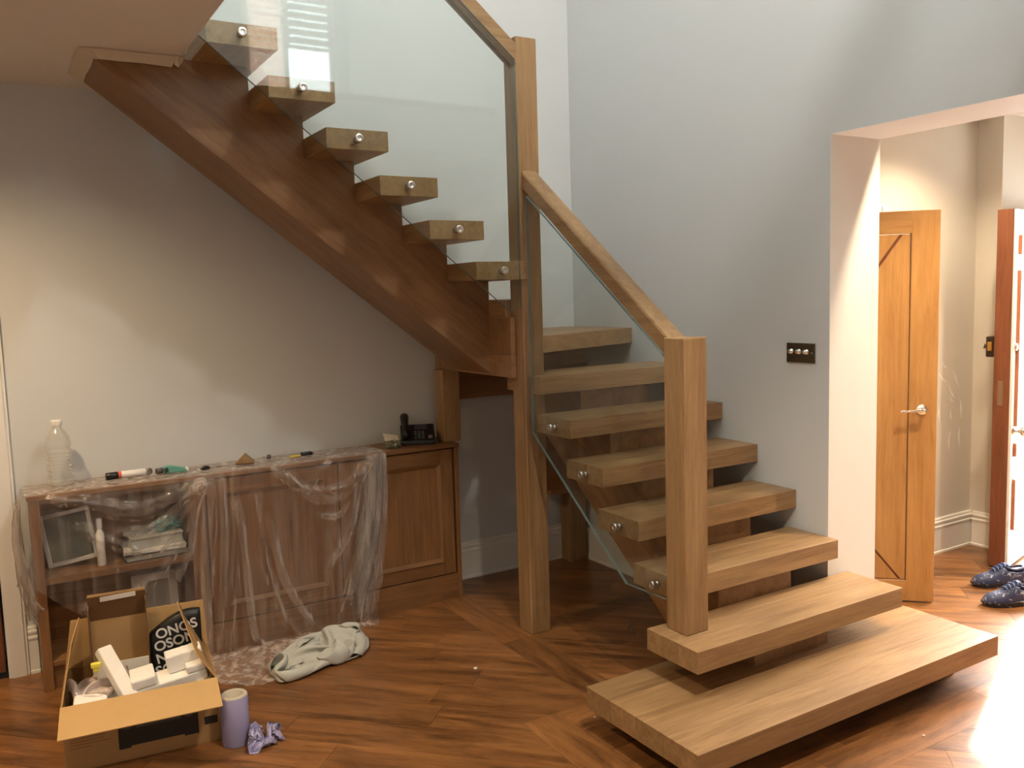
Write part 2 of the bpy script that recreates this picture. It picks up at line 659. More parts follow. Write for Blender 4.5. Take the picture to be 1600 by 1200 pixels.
hc = box('ceiling_hall', T, 2.75, YF, -0.35, H1, H1 + 0.12, ceilM)
struct(hc, 'white hall ceiling', 'ceiling')

# ceilings -----------------------------------------------------------
c1 = multi('ceiling', [(XL, -2.34, YF, 0, H1, H2), (-2.34, 0, YF, YE, H1, H2)], ceilM)
struct(c1, 'cream painted ceiling under the first floor landing', 'ceiling')
c2 = multi('ceiling_upstairs', [(XL, -3.2, YF, 0.15, HT, HT + 0.12), (-1.9, T, YF, 0.15, HT, HT + 0.12), (-3.2, -1.9, YF, -2.9, HT, HT + 0.12), (-3.2, -1.9, -1.6, 0.15, HT, HT + 0.12)], ceilM)  # hole left for the added roof light
struct(c2, 'white ceiling above the stairwell', 'ceiling')


def skirting(name, pts_axis, a, b, wallpos, sign, label, h=0.215):
    """moulded skirting board: upright board, two beads and a cap. runs along `pts_axis`, stands out from the wall by sign"""
    prof = [(0, 0), (0.024, 0), (0.024, 0.012), (0.018, 0.016), (0.018, h * 0.72), (0.022, h * 0.735), (0.022, h * 0.775), (0.016, h * 0.79), (0.016, h * 0.85),
            (0.020, h * 0.86), (0.020, h * 0.90), (0.012, h * 0.92), (0.012, h * 0.965), (0.008, h), (0, h)]
    if pts_axis == 'x':
        pts = [(wallpos + sign * d, z) for d, z in prof]
        o = prism(name, pts, 'x', a, b, glossW)
    else:
        pts = [(wallpos + sign * d, z) for d, z in prof]
        o = prism(name, pts, 'y', a, b, glossW)
    struct(o, label, 'skirting board')
    return o


skirting('baseboard_back', 'x', -0.962, -0.0, -0.0005, -1, 'white skirting board on the wall under the stairs')
skirting('baseboard_left', 'x', -3.02, -2.982, -0.0005, -1, 'short white skirting board between door casing and cabinet')
skirting('baseboard_right', 'y', -1.55, -0.03, -0.0005, -1, 'white skirting board on the stairwell side wall')
skirting('baseboard_hall', 'x', 1.22, 2.07, -1.2805, -1, 'white moulded skirting board behind the oak door')
skirting('baseboard_nib', 'y', -1.43, -1.306, 2.0695, -1, 'short white skirting board beside the front door')


def casing(name, x0, x1, ytop, ywall, sgn, w, label):
    """door casing on a wall along x: two legs and a head with a stepped profile"""
    bm = bmesh.new()
    for a, b in ((x0 - w, x0), (x1, x1 + w)):
        add_box(bm, a, b, ywall + sgn * 0.018, ywall, 0, ytop + w)
        add_box(bm, a + 0.012, b - 0.012, ywall + sgn * 0.026, ywall + sgn * 0.018, 0, ytop + w - 0.012)
    add_box(bm, x0, x1, ywall + sgn * 0.018, ywall, ytop, ytop + w)
    o = finish(bm, name, glossW)
    struct(o, label, 'door casing')
    return o


casing('trim_1', -3.95, -3.105, 2.02, -0.0005, -1, 0.082, 'white door casing left of the low cabinet')
casing('trim_2', 0.445, 1.135, 1.985, -1.2805, -1, 0.07, 'white casing round the oak hall doorway')

# door in the back wall, only its edge shows
d1 = empty('door_1', (-3.52, 0.06, 0))
struct(d1, 'brown wooden door at the left edge of the photo', 'door')
for a, b in ((-3.93, -3.83), (-3.215, -3.115)):
    box('stile', a, b, 0.04, 0.08, 0.012, 2.0, hardZ, d1, 0.002)
for a, b in ((0.012, 0.21), (0.95, 1.1), (1.89, 2.0)):
    box('rail', -3.83, -3.215, 0.04, 0.08, a, b, hardZ, d1, 0.002)
box('panel', -3.83, -3.215, 0.055, 0.066, 0.21, 1.89, hardZ, d1)
multi('wall_lobby', [(-4.1, -3.0, 0.6, 0.7, -0.1, 2.2), (-4.1, -4.0, 0.15, 0.6, -0.1, 2.2), (-3.05, -2.95, 0.15, 0.6, -0.1, 2.2), (-4.1, -2.95, 0.15, 0.7, 2.2, 2.3), (-4.1, -2.95, 0.15, 0.7, -0.2, -0.1)], wallM)
bpy.data.objects['wall_lobby']['kind'] = 'structure'
bpy.data.objects['wall_lobby']['label'] = 'plain wall beyond the brown door'
bpy.data.objects['wall_lobby']['category'] = 'wall'

# ================================================================ windows behind the camera, an added roof light, light through them
def window(name, x0, x1, z0, z1, label, bars):
    w = empty(name, ((x0 + x1) / 2, YF - 0.08, z0))
    struct(w, label, 'window')
    t = 0.05
    for a, b in ((x0, x0 + t), (x1 - t, x1)):
        box('frame_jamb', a, b, YF - 0.11, YF - 0.05, z0, z1, glossW, w)
    for a, b in ((z0, z0 + t), (z1 - t, z1)):
        box('frame_rail', x0 + t, x1 - t, YF - 0.11, YF - 0.05, a, b, glossW, w)
    for xb in bars:
        box('mullion', xb - 0.02, xb + 0.02, YF - 0.11, YF - 0.05, z0 + t, z1 - t, glossW, w)
    box('pane', x0 + t, x1 - t, YF - 0.083, YF - 0.077, z0 + t, z1 - t, glassM, w)
    return w


w1 = window('window_1', -0.95, -0.10, 3.45, 4.95, 'upstairs window with a white louvred shutter', [-0.57])
w3 = empty('added_roof_light', (-2.55, -2.25, HT))  # unseen roof light, added to spread soft daylight over the stairwell walls
struct(w3, 'square roof light added above the stairwell for soft daylight', 'window')
for a, b in ((-3.2, -3.14), (-1.96, -1.9)):
    box('frame_jamb', a, b, -2.9, -1.6, HT + 0.02, HT + 0.16, glossW, w3)
for a, b in ((-2.9, -2.84), (-1.66, -1.6)):
    box('frame_rail', -3.14, -1.96, a, b, HT + 0.02, HT + 0.16, glossW, w3)
box('pane', -3.14, -1.96, -2.84, -1.66, HT + 0.09, HT + 0.096, glassM, w3)
sh = thing('window_shutter', 'white louvred shutter panel in the upstairs window', 'shutter', (-0.355, YF - 0.02, 3.9))
for a, b in ((-0.575, -0.545), (-0.14, -0.11)):
    box('shutter_stile', a, b, YF - 0.035, YF - 0.01, 3.9, 4.94, glossW, sh)
for a, b in ((3.9, 3.93), (4.91, 4.94)):
    box('shutter_rail', -0.545, -0.14, YF - 0.035, YF - 0.01, a, b, glossW, sh)
for i in range(13):
    zc = 3.975 + i * 0.073
    prism('louvre', [(YF - 0.05, zc - 0.020), (YF - 0.046, zc - 0.023), (YF + 0.005, zc + 0.020), (YF + 0.001, zc + 0.023)], 'x', -0.544, -0.141, glossW, sh)

# ================================================================ the staircase
R_, G_, TT, D_ = 0.178, 0.2288, 0.082, 0.2659
XLT, XRT = -0.9164, -0.004
Y3 = -1.9393
st = thing('staircase', 'oak open tread staircase turning left with glass balustrades and square newel posts', 'staircase', (-0.95, -2.2, 0))


def front(n):
    return Y3 + G_ * (n - 3)


def staved_tread(n, x0, x1, yf, yb, cuts):
    """a thick tread glued up from boards that run its length"""
    e = empty('tread', ((x0 + x1) / 2, (yf + yb) / 2, n * R_ - TT), parent=st)
    ys = [yf] + [yf + (yb - yf) * c for c in cuts] + [yb]
    for a, b in zip(ys, ys[1:]):
        box('stave', x0, x1, a, b, n * R_ - TT, n * R_, oakX, e, 0.0012)
    return e


staved_tread(1, -1.2796, 0.3699, -2.4285, -1.842, (0.27, 0.52, 0.76))
staved_tread(2, -1.0276, 0.1259, -2.1603, -1.8874, (0.36, 0.70))
for n in (3, 4, 5, 6):
    staved_tread(n, XLT, XRT, front(n), front(n) + D_, (0.42, 0.72))
# seventh tread and the two winders
staved_tread(7, XLT, XRT, front(7), front(7) + 0.30, (0.5,))


def poly_tread(n, pts, mat):
    return prism('tread', pts, 'z', n * R_ - TT, n * R_, mat, st, 0.0015)


poly_tread(8, [(-0.838, -0.882), (-0.004, -0.562), (-0.004, -0.004), (-0.30, -0.004), (-0.838, -0.80)], oakX)
poly_tread(9, [(-0.838, -0.828), (-0.36, -0.004), (-0.978, -0.004), (-0.978, -0.828)], oakY)
# upper flight
XU, GU, ZU = -0.9287, 0.2206, 1.7750
for k in range(6):
    xf = XU - GU * k
    zt = ZU + R_ * k
    box('tread', xf - D_, xf, -0.9542, -0.004, zt - TT, zt, oakY, st, 0.0015)

# lower spine, stepped
prof = [(-2.075, R_), (-2.075, 2 * R_ - TT)]
for n in range(2, 7):
    r1 = front(n + 1) + 0.055
    prof += [(r1, n * R_ - TT), (r1, (n + 1) * R_ - TT)]
prof += [(-0.60, 7 * R_ - TT), (-0.60, 0.37 + 0.775 * (-0.60 + 1.345)), (-1.593, R_)]
prism('lower_spine', prof, 'x', -0.655, -0.235, spineLow, st, 0.0015)
# upper spine, stepped
prof = [(-0.974, 1.24), (-0.974, ZU - TT)]
for k in range(1, 6):
    r1 = XU - GU * k - 0.045
    prof += [(r1, ZU + R_ * (k - 1) - TT), (r1, ZU + R_ * k - TT)]
r1 = XU - GU * 6 - 0.045
prof += [(-2.339, ZU + R_ * 5 - TT), (-2.339, H1 - 0.001), (-2.690, H1 - 0.001)]
prism('upper_spine', prof, 'y', -0.672, -0.275, spineUp, st, 0.0015)
# landing box under the winders
prism('landing_box', [(-0.978, -0.872), (-0.953, -0.872), (-0.953, -0.83), (-0.89, -0.83), (-0.89, -0.55), (-0.20, -0.40), (-0.20, -0.10), (-0.978, -0.10)], 'z', 1.235, 1.341, spineX, st, 0.001)
prism('landing_box', [(-0.9775, -0.872), (-0.953, -0.872), (-0.953, -0.83), (-0.90, -0.83), (-0.60, -0.25), (-0.60, -0.10), (-0.9775, -0.10)], 'z', 1.3425, 1.5195, spineX, st, 0.001)
box('bearer', -0.95, -0.30, -0.045, -0.004, 1.05, 1.34, spineX, st)
box('riser_panel', -0.655, -0.20, -0.58, -0.55, 0.59, 1.16, spineX, st)
box('corner_panel', -0.30, -0.03, -0.15, -0.03, 0.44, 1.22, spineX, st)
box('support_post', -0.15, -0.04, -0.14, -0.03, 0, 0.44, oakZ, st, 0.003)
box('support_post', -1.012, -0.912, -0.21, -0.11, 0.8475, 1.235, oakZ, st, 0.003)
# stair foot
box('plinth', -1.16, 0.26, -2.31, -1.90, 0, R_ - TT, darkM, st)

# newel posts
PX, PY, PWD = -0.9509, -0.9424, 0.1102
box('newel_post', PX, PX + PWD, PY, PY + PWD, 0, 2.776, oakZ, st, 0.004)
box('newel_post', -0.9609, -0.8506, -2.0328, -1.9225, 2 * R_, 1.452, oakZ, st, 0.004)


# handrails: chamfered bar with a grooved underside
def handrail(axis, a, b, fixed, za, zb, w, h):
    """a,b: run positions; fixed: centre on the other horizontal axis; za,zb: top height at a and b"""
    prof = [(-w / 2, -h + 0.01), (-w / 2 + 0.01, -h), (-0.012, -h), (-0.012, -h + 0.02), (0.012, -h + 0.02), (0.012, -h), (w / 2 - 0.01, -h), (w / 2, -h + 0.01),
            (w / 2, -0.014), (w / 2 - 0.004, -0.005), (w / 2 - 0.014, 0), (-w / 2 + 0.014, 0), (-w / 2 + 0.004, -0.005), (-w / 2, -0.014)]
    bm = bmesh.new()
    A, B = [], []
    for d, z in prof:
        for lst, p, zz in ((A, a, za), (B, b, zb)):
            lst.append(bm.verts.new((fixed + d, p, zz + z) if axis == 'y' else (p, fixed + d, zz + z)))
    n = len(prof)
    bm.faces.new(A)
    bm.faces.new(B[::-1])
    for i in range(n):
        bm.faces.new((A[i], B[i], B[(i + 1) % n], A[(i + 1) % n]))
    return finish(bm, 'handrail', oakY if axis == 'y' else oakX, st)


handrail('y', PY, -1.9225, -0.895, 2.185, 1.452, 0.085, 0.088)
handrail('x', PX, -2.60, -0.905, 2.752, 2.752 + (2.60 + PX) * 0.807, 0.072, 0.105)


# glass panels with steel standoffs
def glass(pts, axis, a, b):
    bm = bmesh.new()
    add_prism(bm, pts, axis, a, b)
    o = finish(bm, 'glass_panel', [glassM, glassEdge], st)
    for f in o.data.polygons:
        if abs(f.normal[0 if axis == 'x' else 1]) < 0.5:
            f.material_index = 1
    return o


gl = glass([(-0.985, 2.065), (-1.918, 1.372), (-1.918, 0.455), (-1.66, 0.450), (-0.985, 0.985)], 'x', -0.946, -0.934)
gu = glass([(-0.985, 2.66), (-2.335, 3.745), (-2.335, 2.598), (-1.04, 1.546), (-0.985, 1.56)], 'y', -0.986, -0.974)


def standoff(parent, axis, p):
    bm = bmesh.new()
    if axis == 'x':
        add_lathe(bm, [(0.012, 0.0), (0.012, -0.020)], 16, p, 'x')
        add_lathe(bm, [(0.0165, -0.0305), (0.0175, -0.032), (0.0175, -0.041), (0.0165, -0.042), (0.006, -0.042), (0.005, -0.040)], 16, p, 'x')
    else:
        add_lathe(bm, [(0.012, 0.0), (0.012, -0.020)], 16, p, 'y')
        add_lathe(bm, [(0.0165, -0.0315), (0.0175, -0.033), (0.0175, -0.042), (0.0165, -0.043), (0.006, -0.043), (0.005, -0.041)], 16, p, 'y')
    return finish(bm, 'standoff', steelM, parent)


for n in (3, 4, 5, 6):
    standoff(gl, 'x', (XLT + 0.002, front(n) + 0.112, n * R_ - TT / 2))
for k in range(6):
    standoff(gu, 'y', (XU - GU * k - 0.142, -0.953, ZU + R_ * k - TT / 2))

# landing balustrade upstairs
lb = thing('landing_balustrade', 'oak railed glass balustrade along the landing upstairs', 'balustrade', (-1.2, YE, H2))
box('handrail', -2.34, -0.002, YE - 0.05, YE + 0.05, H2 + 1.0, H2 + 1.1, oakX, lb, 0.004)
box('glass_panel', -2.26, -0.01, YE - 0.006, YE + 0.006, H2 + 0.02, H2 + 1.0, glassM, lb)
box('base_rail', -2.34, -0.002, YE - 0.03, YE + 0.03, H2, H2 + 0.04, oakX, lb)
box('newel_post', -2.36, -2.26, YE - 0.05, YE + 0.05, H2, H2 + 1.16, oakZ, lb, 0.004)


# ================================================================ lamps
lampGlow = plain('lamp_lens', (0.9, 0.85, 0.75), 0.4, emis=((1.0, 0.80, 0.55), 12.0))


def downlight(x, y, z, energy, color, label, size=math.radians(125), blend=0.6, aim=(0, 0, -1), rad=0.035):
    t = thing('downlight', label, 'ceiling light', (x, y, z))
    lathe('bezel', [(0.048, 0), (0.050, -0.004), (0.044, -0.008), (0.036, -0.008), (0.034, -0.003)], steelM, t, 20, (x, y, z), cap=False)
    lathe('lens', [(0.034, -0.001), (0.034, -0.004)], lampGlow, t, 20, (x, y, z))
    o = add_light('downlight_lamp', 'SPOT', (x, y, z - 0.012), energy, color, aim, spot_size=size, spot_blend=blend, shadow_soft_size=rad)
    o.parent = t
    o.location = (0, 0, -0.012)
    return t


downlight(-1.6, -3.05, H1, 120, (1.0, 0.86, 0.68), 'recessed ceiling downlight near the landing edge')
downlight(-3.3, -3.05, H1, 60, WARM2, 'recessed ceiling downlight above the camera side')
downlight(-3.4, -1.05, H1, 120, WARM2, 'recessed ceiling downlight near the left wall', size=math.radians(150), blend=0.9)
downlight(0.44, -2.45, H1, 120, WARM, 'recessed hall downlight beside the opening')
downlight(1.6, -2.6, H1, 90, WARM, 'recessed hall downlight near the front door')
downlight(1.25, -1.90, H1, 95, WARM, 'recessed hall downlight close to the cream wall', size=math.radians(140))
pl_ = thing('pendant_lamp', 'white globe pendant lamp hanging upstairs', 'pendant lamp', (-1.0, -3.42, HT))
lathe('ceiling_rose', [(0.05, 0), (0.05, -0.02), (0.01, -0.03)], glossW, pl_, 20, (-1.0, -3.42, HT))
tube('cord', [(-1.0, -3.42, HT - 0.02), (-1.0, -3.42, HT - 0.10)], 0.004, glossW, pl_)
lathe('globe', [(0.01, -0.10), (0.03, -0.102), (0.05, -0.115), (0.06, -0.14), (0.05, -0.165), (0.03, -0.178), (0.005, -0.182)], clear_sheet('globe_glass', (0.95, 0.95, 0.95), 1.3), pl_, 20, (-1.0, -3.42, HT))
o = add_light('pendant_bulb', 'POINT', (-1.0, -3.42, HT - 0.14), 135, NEUTRAL, shadow_soft_size=0.09)
o.parent = pl_
o.location = (0, 0, -0.14)

# ================================================================ doors of the hall
d2 = empty('door_2', (0.44, -1.285, 0), math.atan2(-0.493, 0.497))
struct(d2, 'golden oak boarded door with diagonal grooves standing open in the hall', 'door')
DW, DH = 0.70, 1.977
for a, b in ((0.0, 0.13), (DW - 0.13, DW)):
    box('stile', a, b, 0.0, 0.04, 0.008, DH, doorZ, d2, 0.0015, local=True)
box('rail', 0.13, DW - 0.13, 0.0, 0.04, 1.868, DH, doorX, d2, 0.0015, local=True)
box('rail', 0.13, DW - 0.13, 0.0, 0.04, 0.008, 0.114, doorX, d2, 0.0015, local=True)
g = 0.004
pa, pb, z0, z1 = 0.13 + g, DW - 0.13 - g, 0.114 + g, 1.868 - g
prism('panel', [(pb - 0.045 - g, z1), (pa, z1), (pa, 1.30)], 'y', 0.006, 0.034, doorZ, d2, 0.003, local=True)
prism('panel', [(pb - 0.035, z1), (pb, z1), (pb, z0), (pb - 0.020, z0), (pa, 0.62), (pa, 1.282)], 'y', 0.006, 0.034, doorZ, d2, 0.003, local=True)
prism('panel', [(pb - 0.032, z0), (pa, z0), (pa, 0.606)], 'y', 0.006, 0.034, doorZ, d2, 0.003, local=True)
box('panel_backing', pa, pb, 0.016, 0.030, z0, z1, hardZ, d2, local=True)
hd = lathe('handle', [(0.027, 0.0), (0.027, -0.005), (0.024, -0.009), (0.012, -0.011), (0.009, -0.020), (0.009, -0.045)], chromeM, d2, 24, (DW - 0.071, 0, 0.995), 'y', local=True)
hd['label'] = 'chrome lever handle on a round rose'
bm = bmesh.new()
add_tube(bm, [(DW - 0.068, -0.045, 0.995), (DW - 0.09, -0.047, 0.996), (DW - 0.12, -0.045, 0.992), (DW - 0.15, -0.045, 0.990), (DW - 0.172, -0.046, 0.990), (DW - 0.178, -0.046, 0.990)],
         [0.010, 0.009, 0.0065, 0.006, 0.010, 0.006], 12)
finish(bm, 'lever', chromeM, d2, local=True)

d3 = empty('door_3', (2.54, -1.475, 0), math.atan2(-0.195, -0.81))
struct(d3, 'hardwood front door standing open with its latch edge towards the hall', 'door')
FW, FH, FT = 0.833, 2.01, 0.052
glareDoor = plain('door_glare_white', (0.78, 0.77, 0.75), 0.35, var=0.02)  # daylight glare on the hardwood outer face, put into a white colour
box('core', 0.0, FW, -0.062, 0.020, 0.01, FH, hardZ, d3, 0.002, local=True)
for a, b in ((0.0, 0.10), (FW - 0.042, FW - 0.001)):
    box('stile', a, b, 0.0203, 0.036, 0.012, FH - 0.002, glareDoor, d3, 0.003, local=True)
PAN = [(0.22, 0.515), (0.64, 0.72), (0.81, 1.68), (1.76, 1.87)]
zs = [0.012] + [z for p in PAN for z in p] + [FH - 0.002]
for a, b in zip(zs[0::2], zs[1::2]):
    box('rail', 0.101, FW - 0.043, 0.0203, 0.036, a, b, glareDoor, d3, 0.003, local=True)
skyGlass = plain('obscured_glass', (0.75, 0.85, 0.83), 0.1, var=0.15, vscale=20)
beadM = plain('hardwood_bead', (0.36, 0.13, 0.055), 0.4, var=0.1)
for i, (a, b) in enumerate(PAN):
    box('panel', 0.102, FW - 0.044, 0.0203, 0.024, a + 0.001, b - 0.001, skyGlass if i in (2, 3) else glareDoor, d3, local=True)
    box('bead', FW - 0.082, FW - 0.0425, 0.0242, 0.052, a + 0.002, b - 0.002, beadM, d3, 0.003, local=True)
    box('bead', 0.102, 0.122, 0.0242, 0.044, a + 0.002, b - 0.002, beadM, d3, 0.003, local=True)
nl = box('night_latch', FW - 0.10, FW - 0.008, -0.108, -0.0622, 1.20, 1.315, plain('bronze_case', (0.05, 0.035, 0.022), 0.35, metal=0.6), d3, 0.006, 2, local=True)
nl['label'] = 'dark night latch with a brass bolt'
box('latch_bolt', FW - 0.0078, FW + 0.004, -0.096, -0.074, 1.235, 1.285, plain('brass_bolt', (0.72, 0.47, 0.16), 0.3, metal=1.0), d3, 0.002, local=True)
lathe('latch_knob', [(0.010, 0.0), (0.010, -0.012), (0.016, -0.016), (0.016, -0.024), (0.008, -0.026)], chromeM, d3, 16, (FW - 0.05, -0.108, 1.258), 'y', local=True)
box('mortice_plate', FW + 0.0002, FW + 0.002, -0.038, -0.012, 0.93, 1.07, plain('steel_plate', (0.42, 0.36, 0.30), 0.35, metal=1.0), d3, local=True)
kn = lathe('door_knob', [(0.026, 0.0), (0.026, 0.006), (0.010, 0.010), (0.009, 0.030), (0.024, 0.038), (0.031, 0.052), (0.024, 0.066), (0.008, 0.070)], chromeM, d3, 24, (FW - 0.03, 0.036, 0.79), 'y', local=True)
kn['label'] = 'round chrome door knob'
lathe('lock_cylinder', [(0.022, 0.0), (0.022, 0.010), (0.012, 0.013)], chromeM, d3, 20, (FW - 0.028, 0.036, 1.258), 'y', local=True)

# white filler smears left on the hall wall
smear = plain('filler_smear', (0.82, 0.80, 0.75), 0.8)
for i, (p, q) in enumerate([((1.724, 1.094), (1.809, 1.030)), ((1.825, 1.02), (1.885, 0.93)), ((1.875, 1.10), (1.935, 0.985)), ((1.84, 0.955), (1.875, 0.905)), ((1.955, 0.80), (1.935, 0.93)),
                            ((1.855, 0.86), (1.862, 0.80)), ((1.945, 0.75), (1.952, 0.62)), ((1.852, 0.73), (1.845, 0.62)), ((1.74, 0.90), (1.748, 0.80)), ((1.76, 1.16), (1.80, 1.12))]):
    p, q = Vector((p[0], 0, p[1])), Vector((q[0], 0, q[1]))
    d = (q - p).normalized()
    n = Vector((d.z, 0, -d.x))
    bm = bmesh.new()
    A, B = [], []
    for k in range(7):
        t = k / 6
        c = p.lerp(q, t) + n * 0.010 * math.sin(t * 3.1)
        w = 0.008 * math.sin(math.pi * min(max(t, 0.06), 0.94)) * (1 + 0.3 * math.sin(i * 3 + k))
        A.append(c + n * w)
        B.append(c - n * w)
    pts = [(v.x, v.z) for v in A + B[::-1]]
    add_prism(bm, pts, 'y', -1.2812, -1.2801)
    finish(bm, 'filler_smear', smear, hb)

# ================================================================ light switch
sw = thing('light_switch', 'dark bronze switch plate with three small knobs on the grey wall', 'light switch', (0, -1.733, 1.288))
bronzeM = plain('bronze_plate', (0.16, 0.13, 0.105), 0.22, metal=1.0, var=0.1)
box('plate', -0.0075, -0.0003, -1.811, -1.656, 1.288, 1.375, bronzeM, sw, 0.002)
for y in (-1.685, -1.728, -1.768):
    lathe('knob', [(0.0125, 0), (0.0125, -0.004), (0.0095, -0.005), (0.009, -0.018), (0.007, -0.020)], chromeM, sw, 16, (-0.0076, y, 1.337), 'x')
lathe('screw', [(0.003, 0), (0.003, -0.001)], chromeM, sw, 10, (-0.0076, -1.797, 1.333), 'x')

# ================================================================ shoes
navy = plain('navy_mesh_fabric', (0.02, 0.03, 0.085), 0.7, var=0.5, vscale=60, bump=0.3, bscale=400)


def splat_mat(name, base):
    m, nt, b = mat_new(name)
    N, L = nt.nodes, nt.links
    tc = N.new('ShaderNodeTexCoord')
    nz = N.new('ShaderNodeTexNoise')
    nz.inputs['Scale'].default_value = 34
    nz.inputs['Detail'].default_value = 6
    nz.inputs['Distortion'].default_value = 1.2
    L.new(tc.outputs['Object'], nz.inputs['Vector'])
    r = N.new('ShaderNodeMapRange')
    r.inputs['From Min'].default_value = 0.58
    r.inputs['From Max'].default_value = 0.68
    L.new(nz.outputs['Fac'], r.inputs['Value'])
    mx = N.new('ShaderNodeMix')
    mx.data_type = 'RGBA'
    mx.inputs['A'].default_value = (*base, 1)
    mx.inputs['B'].default_value = (0.36, 0.37, 0.40, 1)
    L.new(r.outputs[0], mx.inputs['Factor'])
    L.new(mx.outputs['Result'], b.inputs['Base Color'])
    b.inputs['Roughness'].default_value = 0.6
    return m


shoeM = splat_mat('paint_splashed_fabric', (0.022, 0.032, 0.085))
soleM = splat_mat('paint_splashed_rubber', (0.012, 0.012, 0.016))


def make_shoe(toe, ang, label, seed):
    t = thing('shoe', label, 'shoe', (toe[0], toe[1], 0), ang, 'pair of trainers by the front door')
    L_ = 0.285
    # sections: x, half width, sole thickness, top height
    S = [(0.0, 0.016, 0.010, 0.026), (0.015, 0.032, 0.018, 0.046), (0.04, 0.043, 0.022, 0.060), (0.08, 0.049, 0.024, 0.070), (0.115, 0.048, 0.025, 0.084), (0.145, 0.043, 0.026, 0.100),
         (0.175, 0.038, 0.028, 0.098), (0.205, 0.035, 0.030, 0.088), (0.235, 0.036, 0.031, 0.084), (0.262, 0.034, 0.031, 0.090), (0.278, 0.026, 0.030, 0.096), (0.285, 0.014, 0.029, 0.092)]
    n = 14
    bm = bmesh.new()                      # sole
    rings = []
    for x, w, s, h in S:
        lift = 0.014 * max(0, 1 - x / 0.05) ** 2
        rings.append([bm.verts.new((x, w * 1.04 * c, lift + (0 if k in (0, 1) else s))) for k, c in enumerate((-0.92, 0.92, 1.0, -1.0))])
    for a, b in zip(rings, rings[1:]):
        for i in range(4):
            bm.faces.new((a[i], a[(i + 1) % 4], b[(i + 1) % 4], b[i]))
    bm.faces.new(rings[0]); bm.faces.new(rings[-1])
    finish(bm, 'sole', soleM, t, local=True)
    bm = bmesh.new()                      # upper: arch sections, open at the ankle
    rings = []
    for x, w, s, h in S:
        ring = []
        for i in range(n + 1):
            a = math.pi * i / n
            y = w * math.cos(a)
            y = math.copysign(abs(y / w) ** 0.8 * w, y) if w else 0
            z = s + (h - s) * math.sin(a) ** 0.75
            ring.append(bm.verts.new((x, y, z)))
        rings.append(ring)
    for j, (a, b) in enumerate(zip(rings, rings[1:])):
        for i in range(n):
            if 6 <= j <= 9 and 4 <= i <= 9:
                continue
            bm.faces.new((a[i], a[i + 1], b[i + 1], b[i]))
    f0 = bm.faces.new(rings[0]); f1 = bm.faces.new(rings[-1])
    o = finish(bm, 'upper', shoeM, t, smooth=True, local=True)
    md = o.modifiers.new('thick', 'SOLIDIFY'); md.thickness = 0.005; md.offset = -1
    md = o.modifiers.new('sub', 'SUBSURF'); md.levels = 1; md.render_levels = 2
    # collar around the opening
    pts = []
    for k in range(21):
        a = 2 * math.pi * k / 20
        x = 0.224 + 0.046 * math.cos(a)
        pts.append((x, 0.027 * math.sin(a), 0.095 - 0.010 * math.sin(a) ** 2 + (0.004 if math.cos(a) < 0 else 0.006)))
    tube('collar', pts, 0.0065, navy, t, 8, local=True)
    # tongue
    bm = bmesh.new()
    prev = None
    for k in range(7):
        u = k / 6
        x = 0.105 + 0.078 * u
        z = 0.082 + 0.040 * u + 0.004 * math.sin(u * 3)
        w = 0.016 + 0.008 * u
        row = [bm.verts.new((x, w * c, z - 0.006 * c * c)) for c in (-1, -0.5, 0, 0.5, 1)]
        if prev:
            for i in range(4):
                bm.faces.new((prev[i], prev[i + 1], row[i + 1], row[i]))
        prev = row
    o = finish(bm, 'tongue', navy, t, smooth=True, local=True)
    md = o.modifiers.new('thick', 'SOLIDIFY'); md.thickness = 0.006
    laceM = bpy.data.materials.get('shoe_lace') or plain('shoe_lace', (0.10, 0.14, 0.28), 0.7)
    for k in range(4):
        x = 0.108 + 0.018 * k
        z = 0.088 + 0.009 * k
        tube('lace', [(x, -0.030, z - 0.008), (x + 0.004, -0.015, z + 0.003), (x + 0.006, 0, z + 0.005), (x + 0.004, 0.015, z + 0.003), (x, 0.030, z - 0.008)], 0.0028, laceM, t, 6, local=True)
    return t


SA = math.atan2(-0.50, 0.86)
make_shoe((1.335, -1.742), SA, 'navy trainer splashed with paint, farther one beside the front door edge', 1)
make_shoe((1.105, -1.935), SA, 'navy trainer splashed with paint, nearer one of the pair', 2)

# ================================================================ low cabinet
CH, CD = 0.8467, 0.2689
wt = box('worktop', -2.986, -0.960, -CD - 0.008, -0.001, CH - 0.020, CH, cabX, None, 0.002)
tag(wt, 'long oak worktop running over the low cabinet beside the stairs', 'worktop')
su = thing('shelf_unit', 'open oak shelf unit at the left end of the cabinet', 'shelf unit', (-2.62, -0.13, 0))
ZT = CH - 0.0205
box('side_panel', -2.978, -2.940, -CD, -0.03, 0, ZT, cabZ, su, 0.0015)
box('side_panel', -2.345, -2.278, -CD, -0.03, 0, ZT, cabZ, su, 0.0015)
box('back_panel', -2.939, -2.346, -0.034, -0.026, 0.09, ZT, cabX, su)
box('shelf', -2.939, -2.346, -CD + 0.004, -0.035, 0.458, 0.486, cabX, su, 0.0015)
box('bottom_shelf', -2.939, -2.346, -CD + 0.004, -0.035, 0.10, 0.125, cabX, su, 0.0015)
box('kick_board', -2.939, -2.346, -CD + 0.02, -CD + 0.035, 0, 0.099, cabX, su)
box('top_panel', -2.939, -2.346, -CD + 0.004, -0.035, ZT - 0.018, ZT - 0.0005, cabX, su)
cu = thing('cupboard', 'oak two door cupboard with framed panels next to the stairs', 'cupboard', (-1.62, -0.13, 0))
box('carcass', -2.2775, -0.990, -CD + 0.026, -0.03, 0.0, ZT, cabX, cu)
box('end_panel', -0.9895, -0.9675, -CD - 0.002, -0.03, 0, ZT, cabZ, cu, 0.0015)
box('plinth_board', -2.2775, -0.990, -CD + 0.004, -CD + 0.0255, 0, 0.136, cabX, cu)
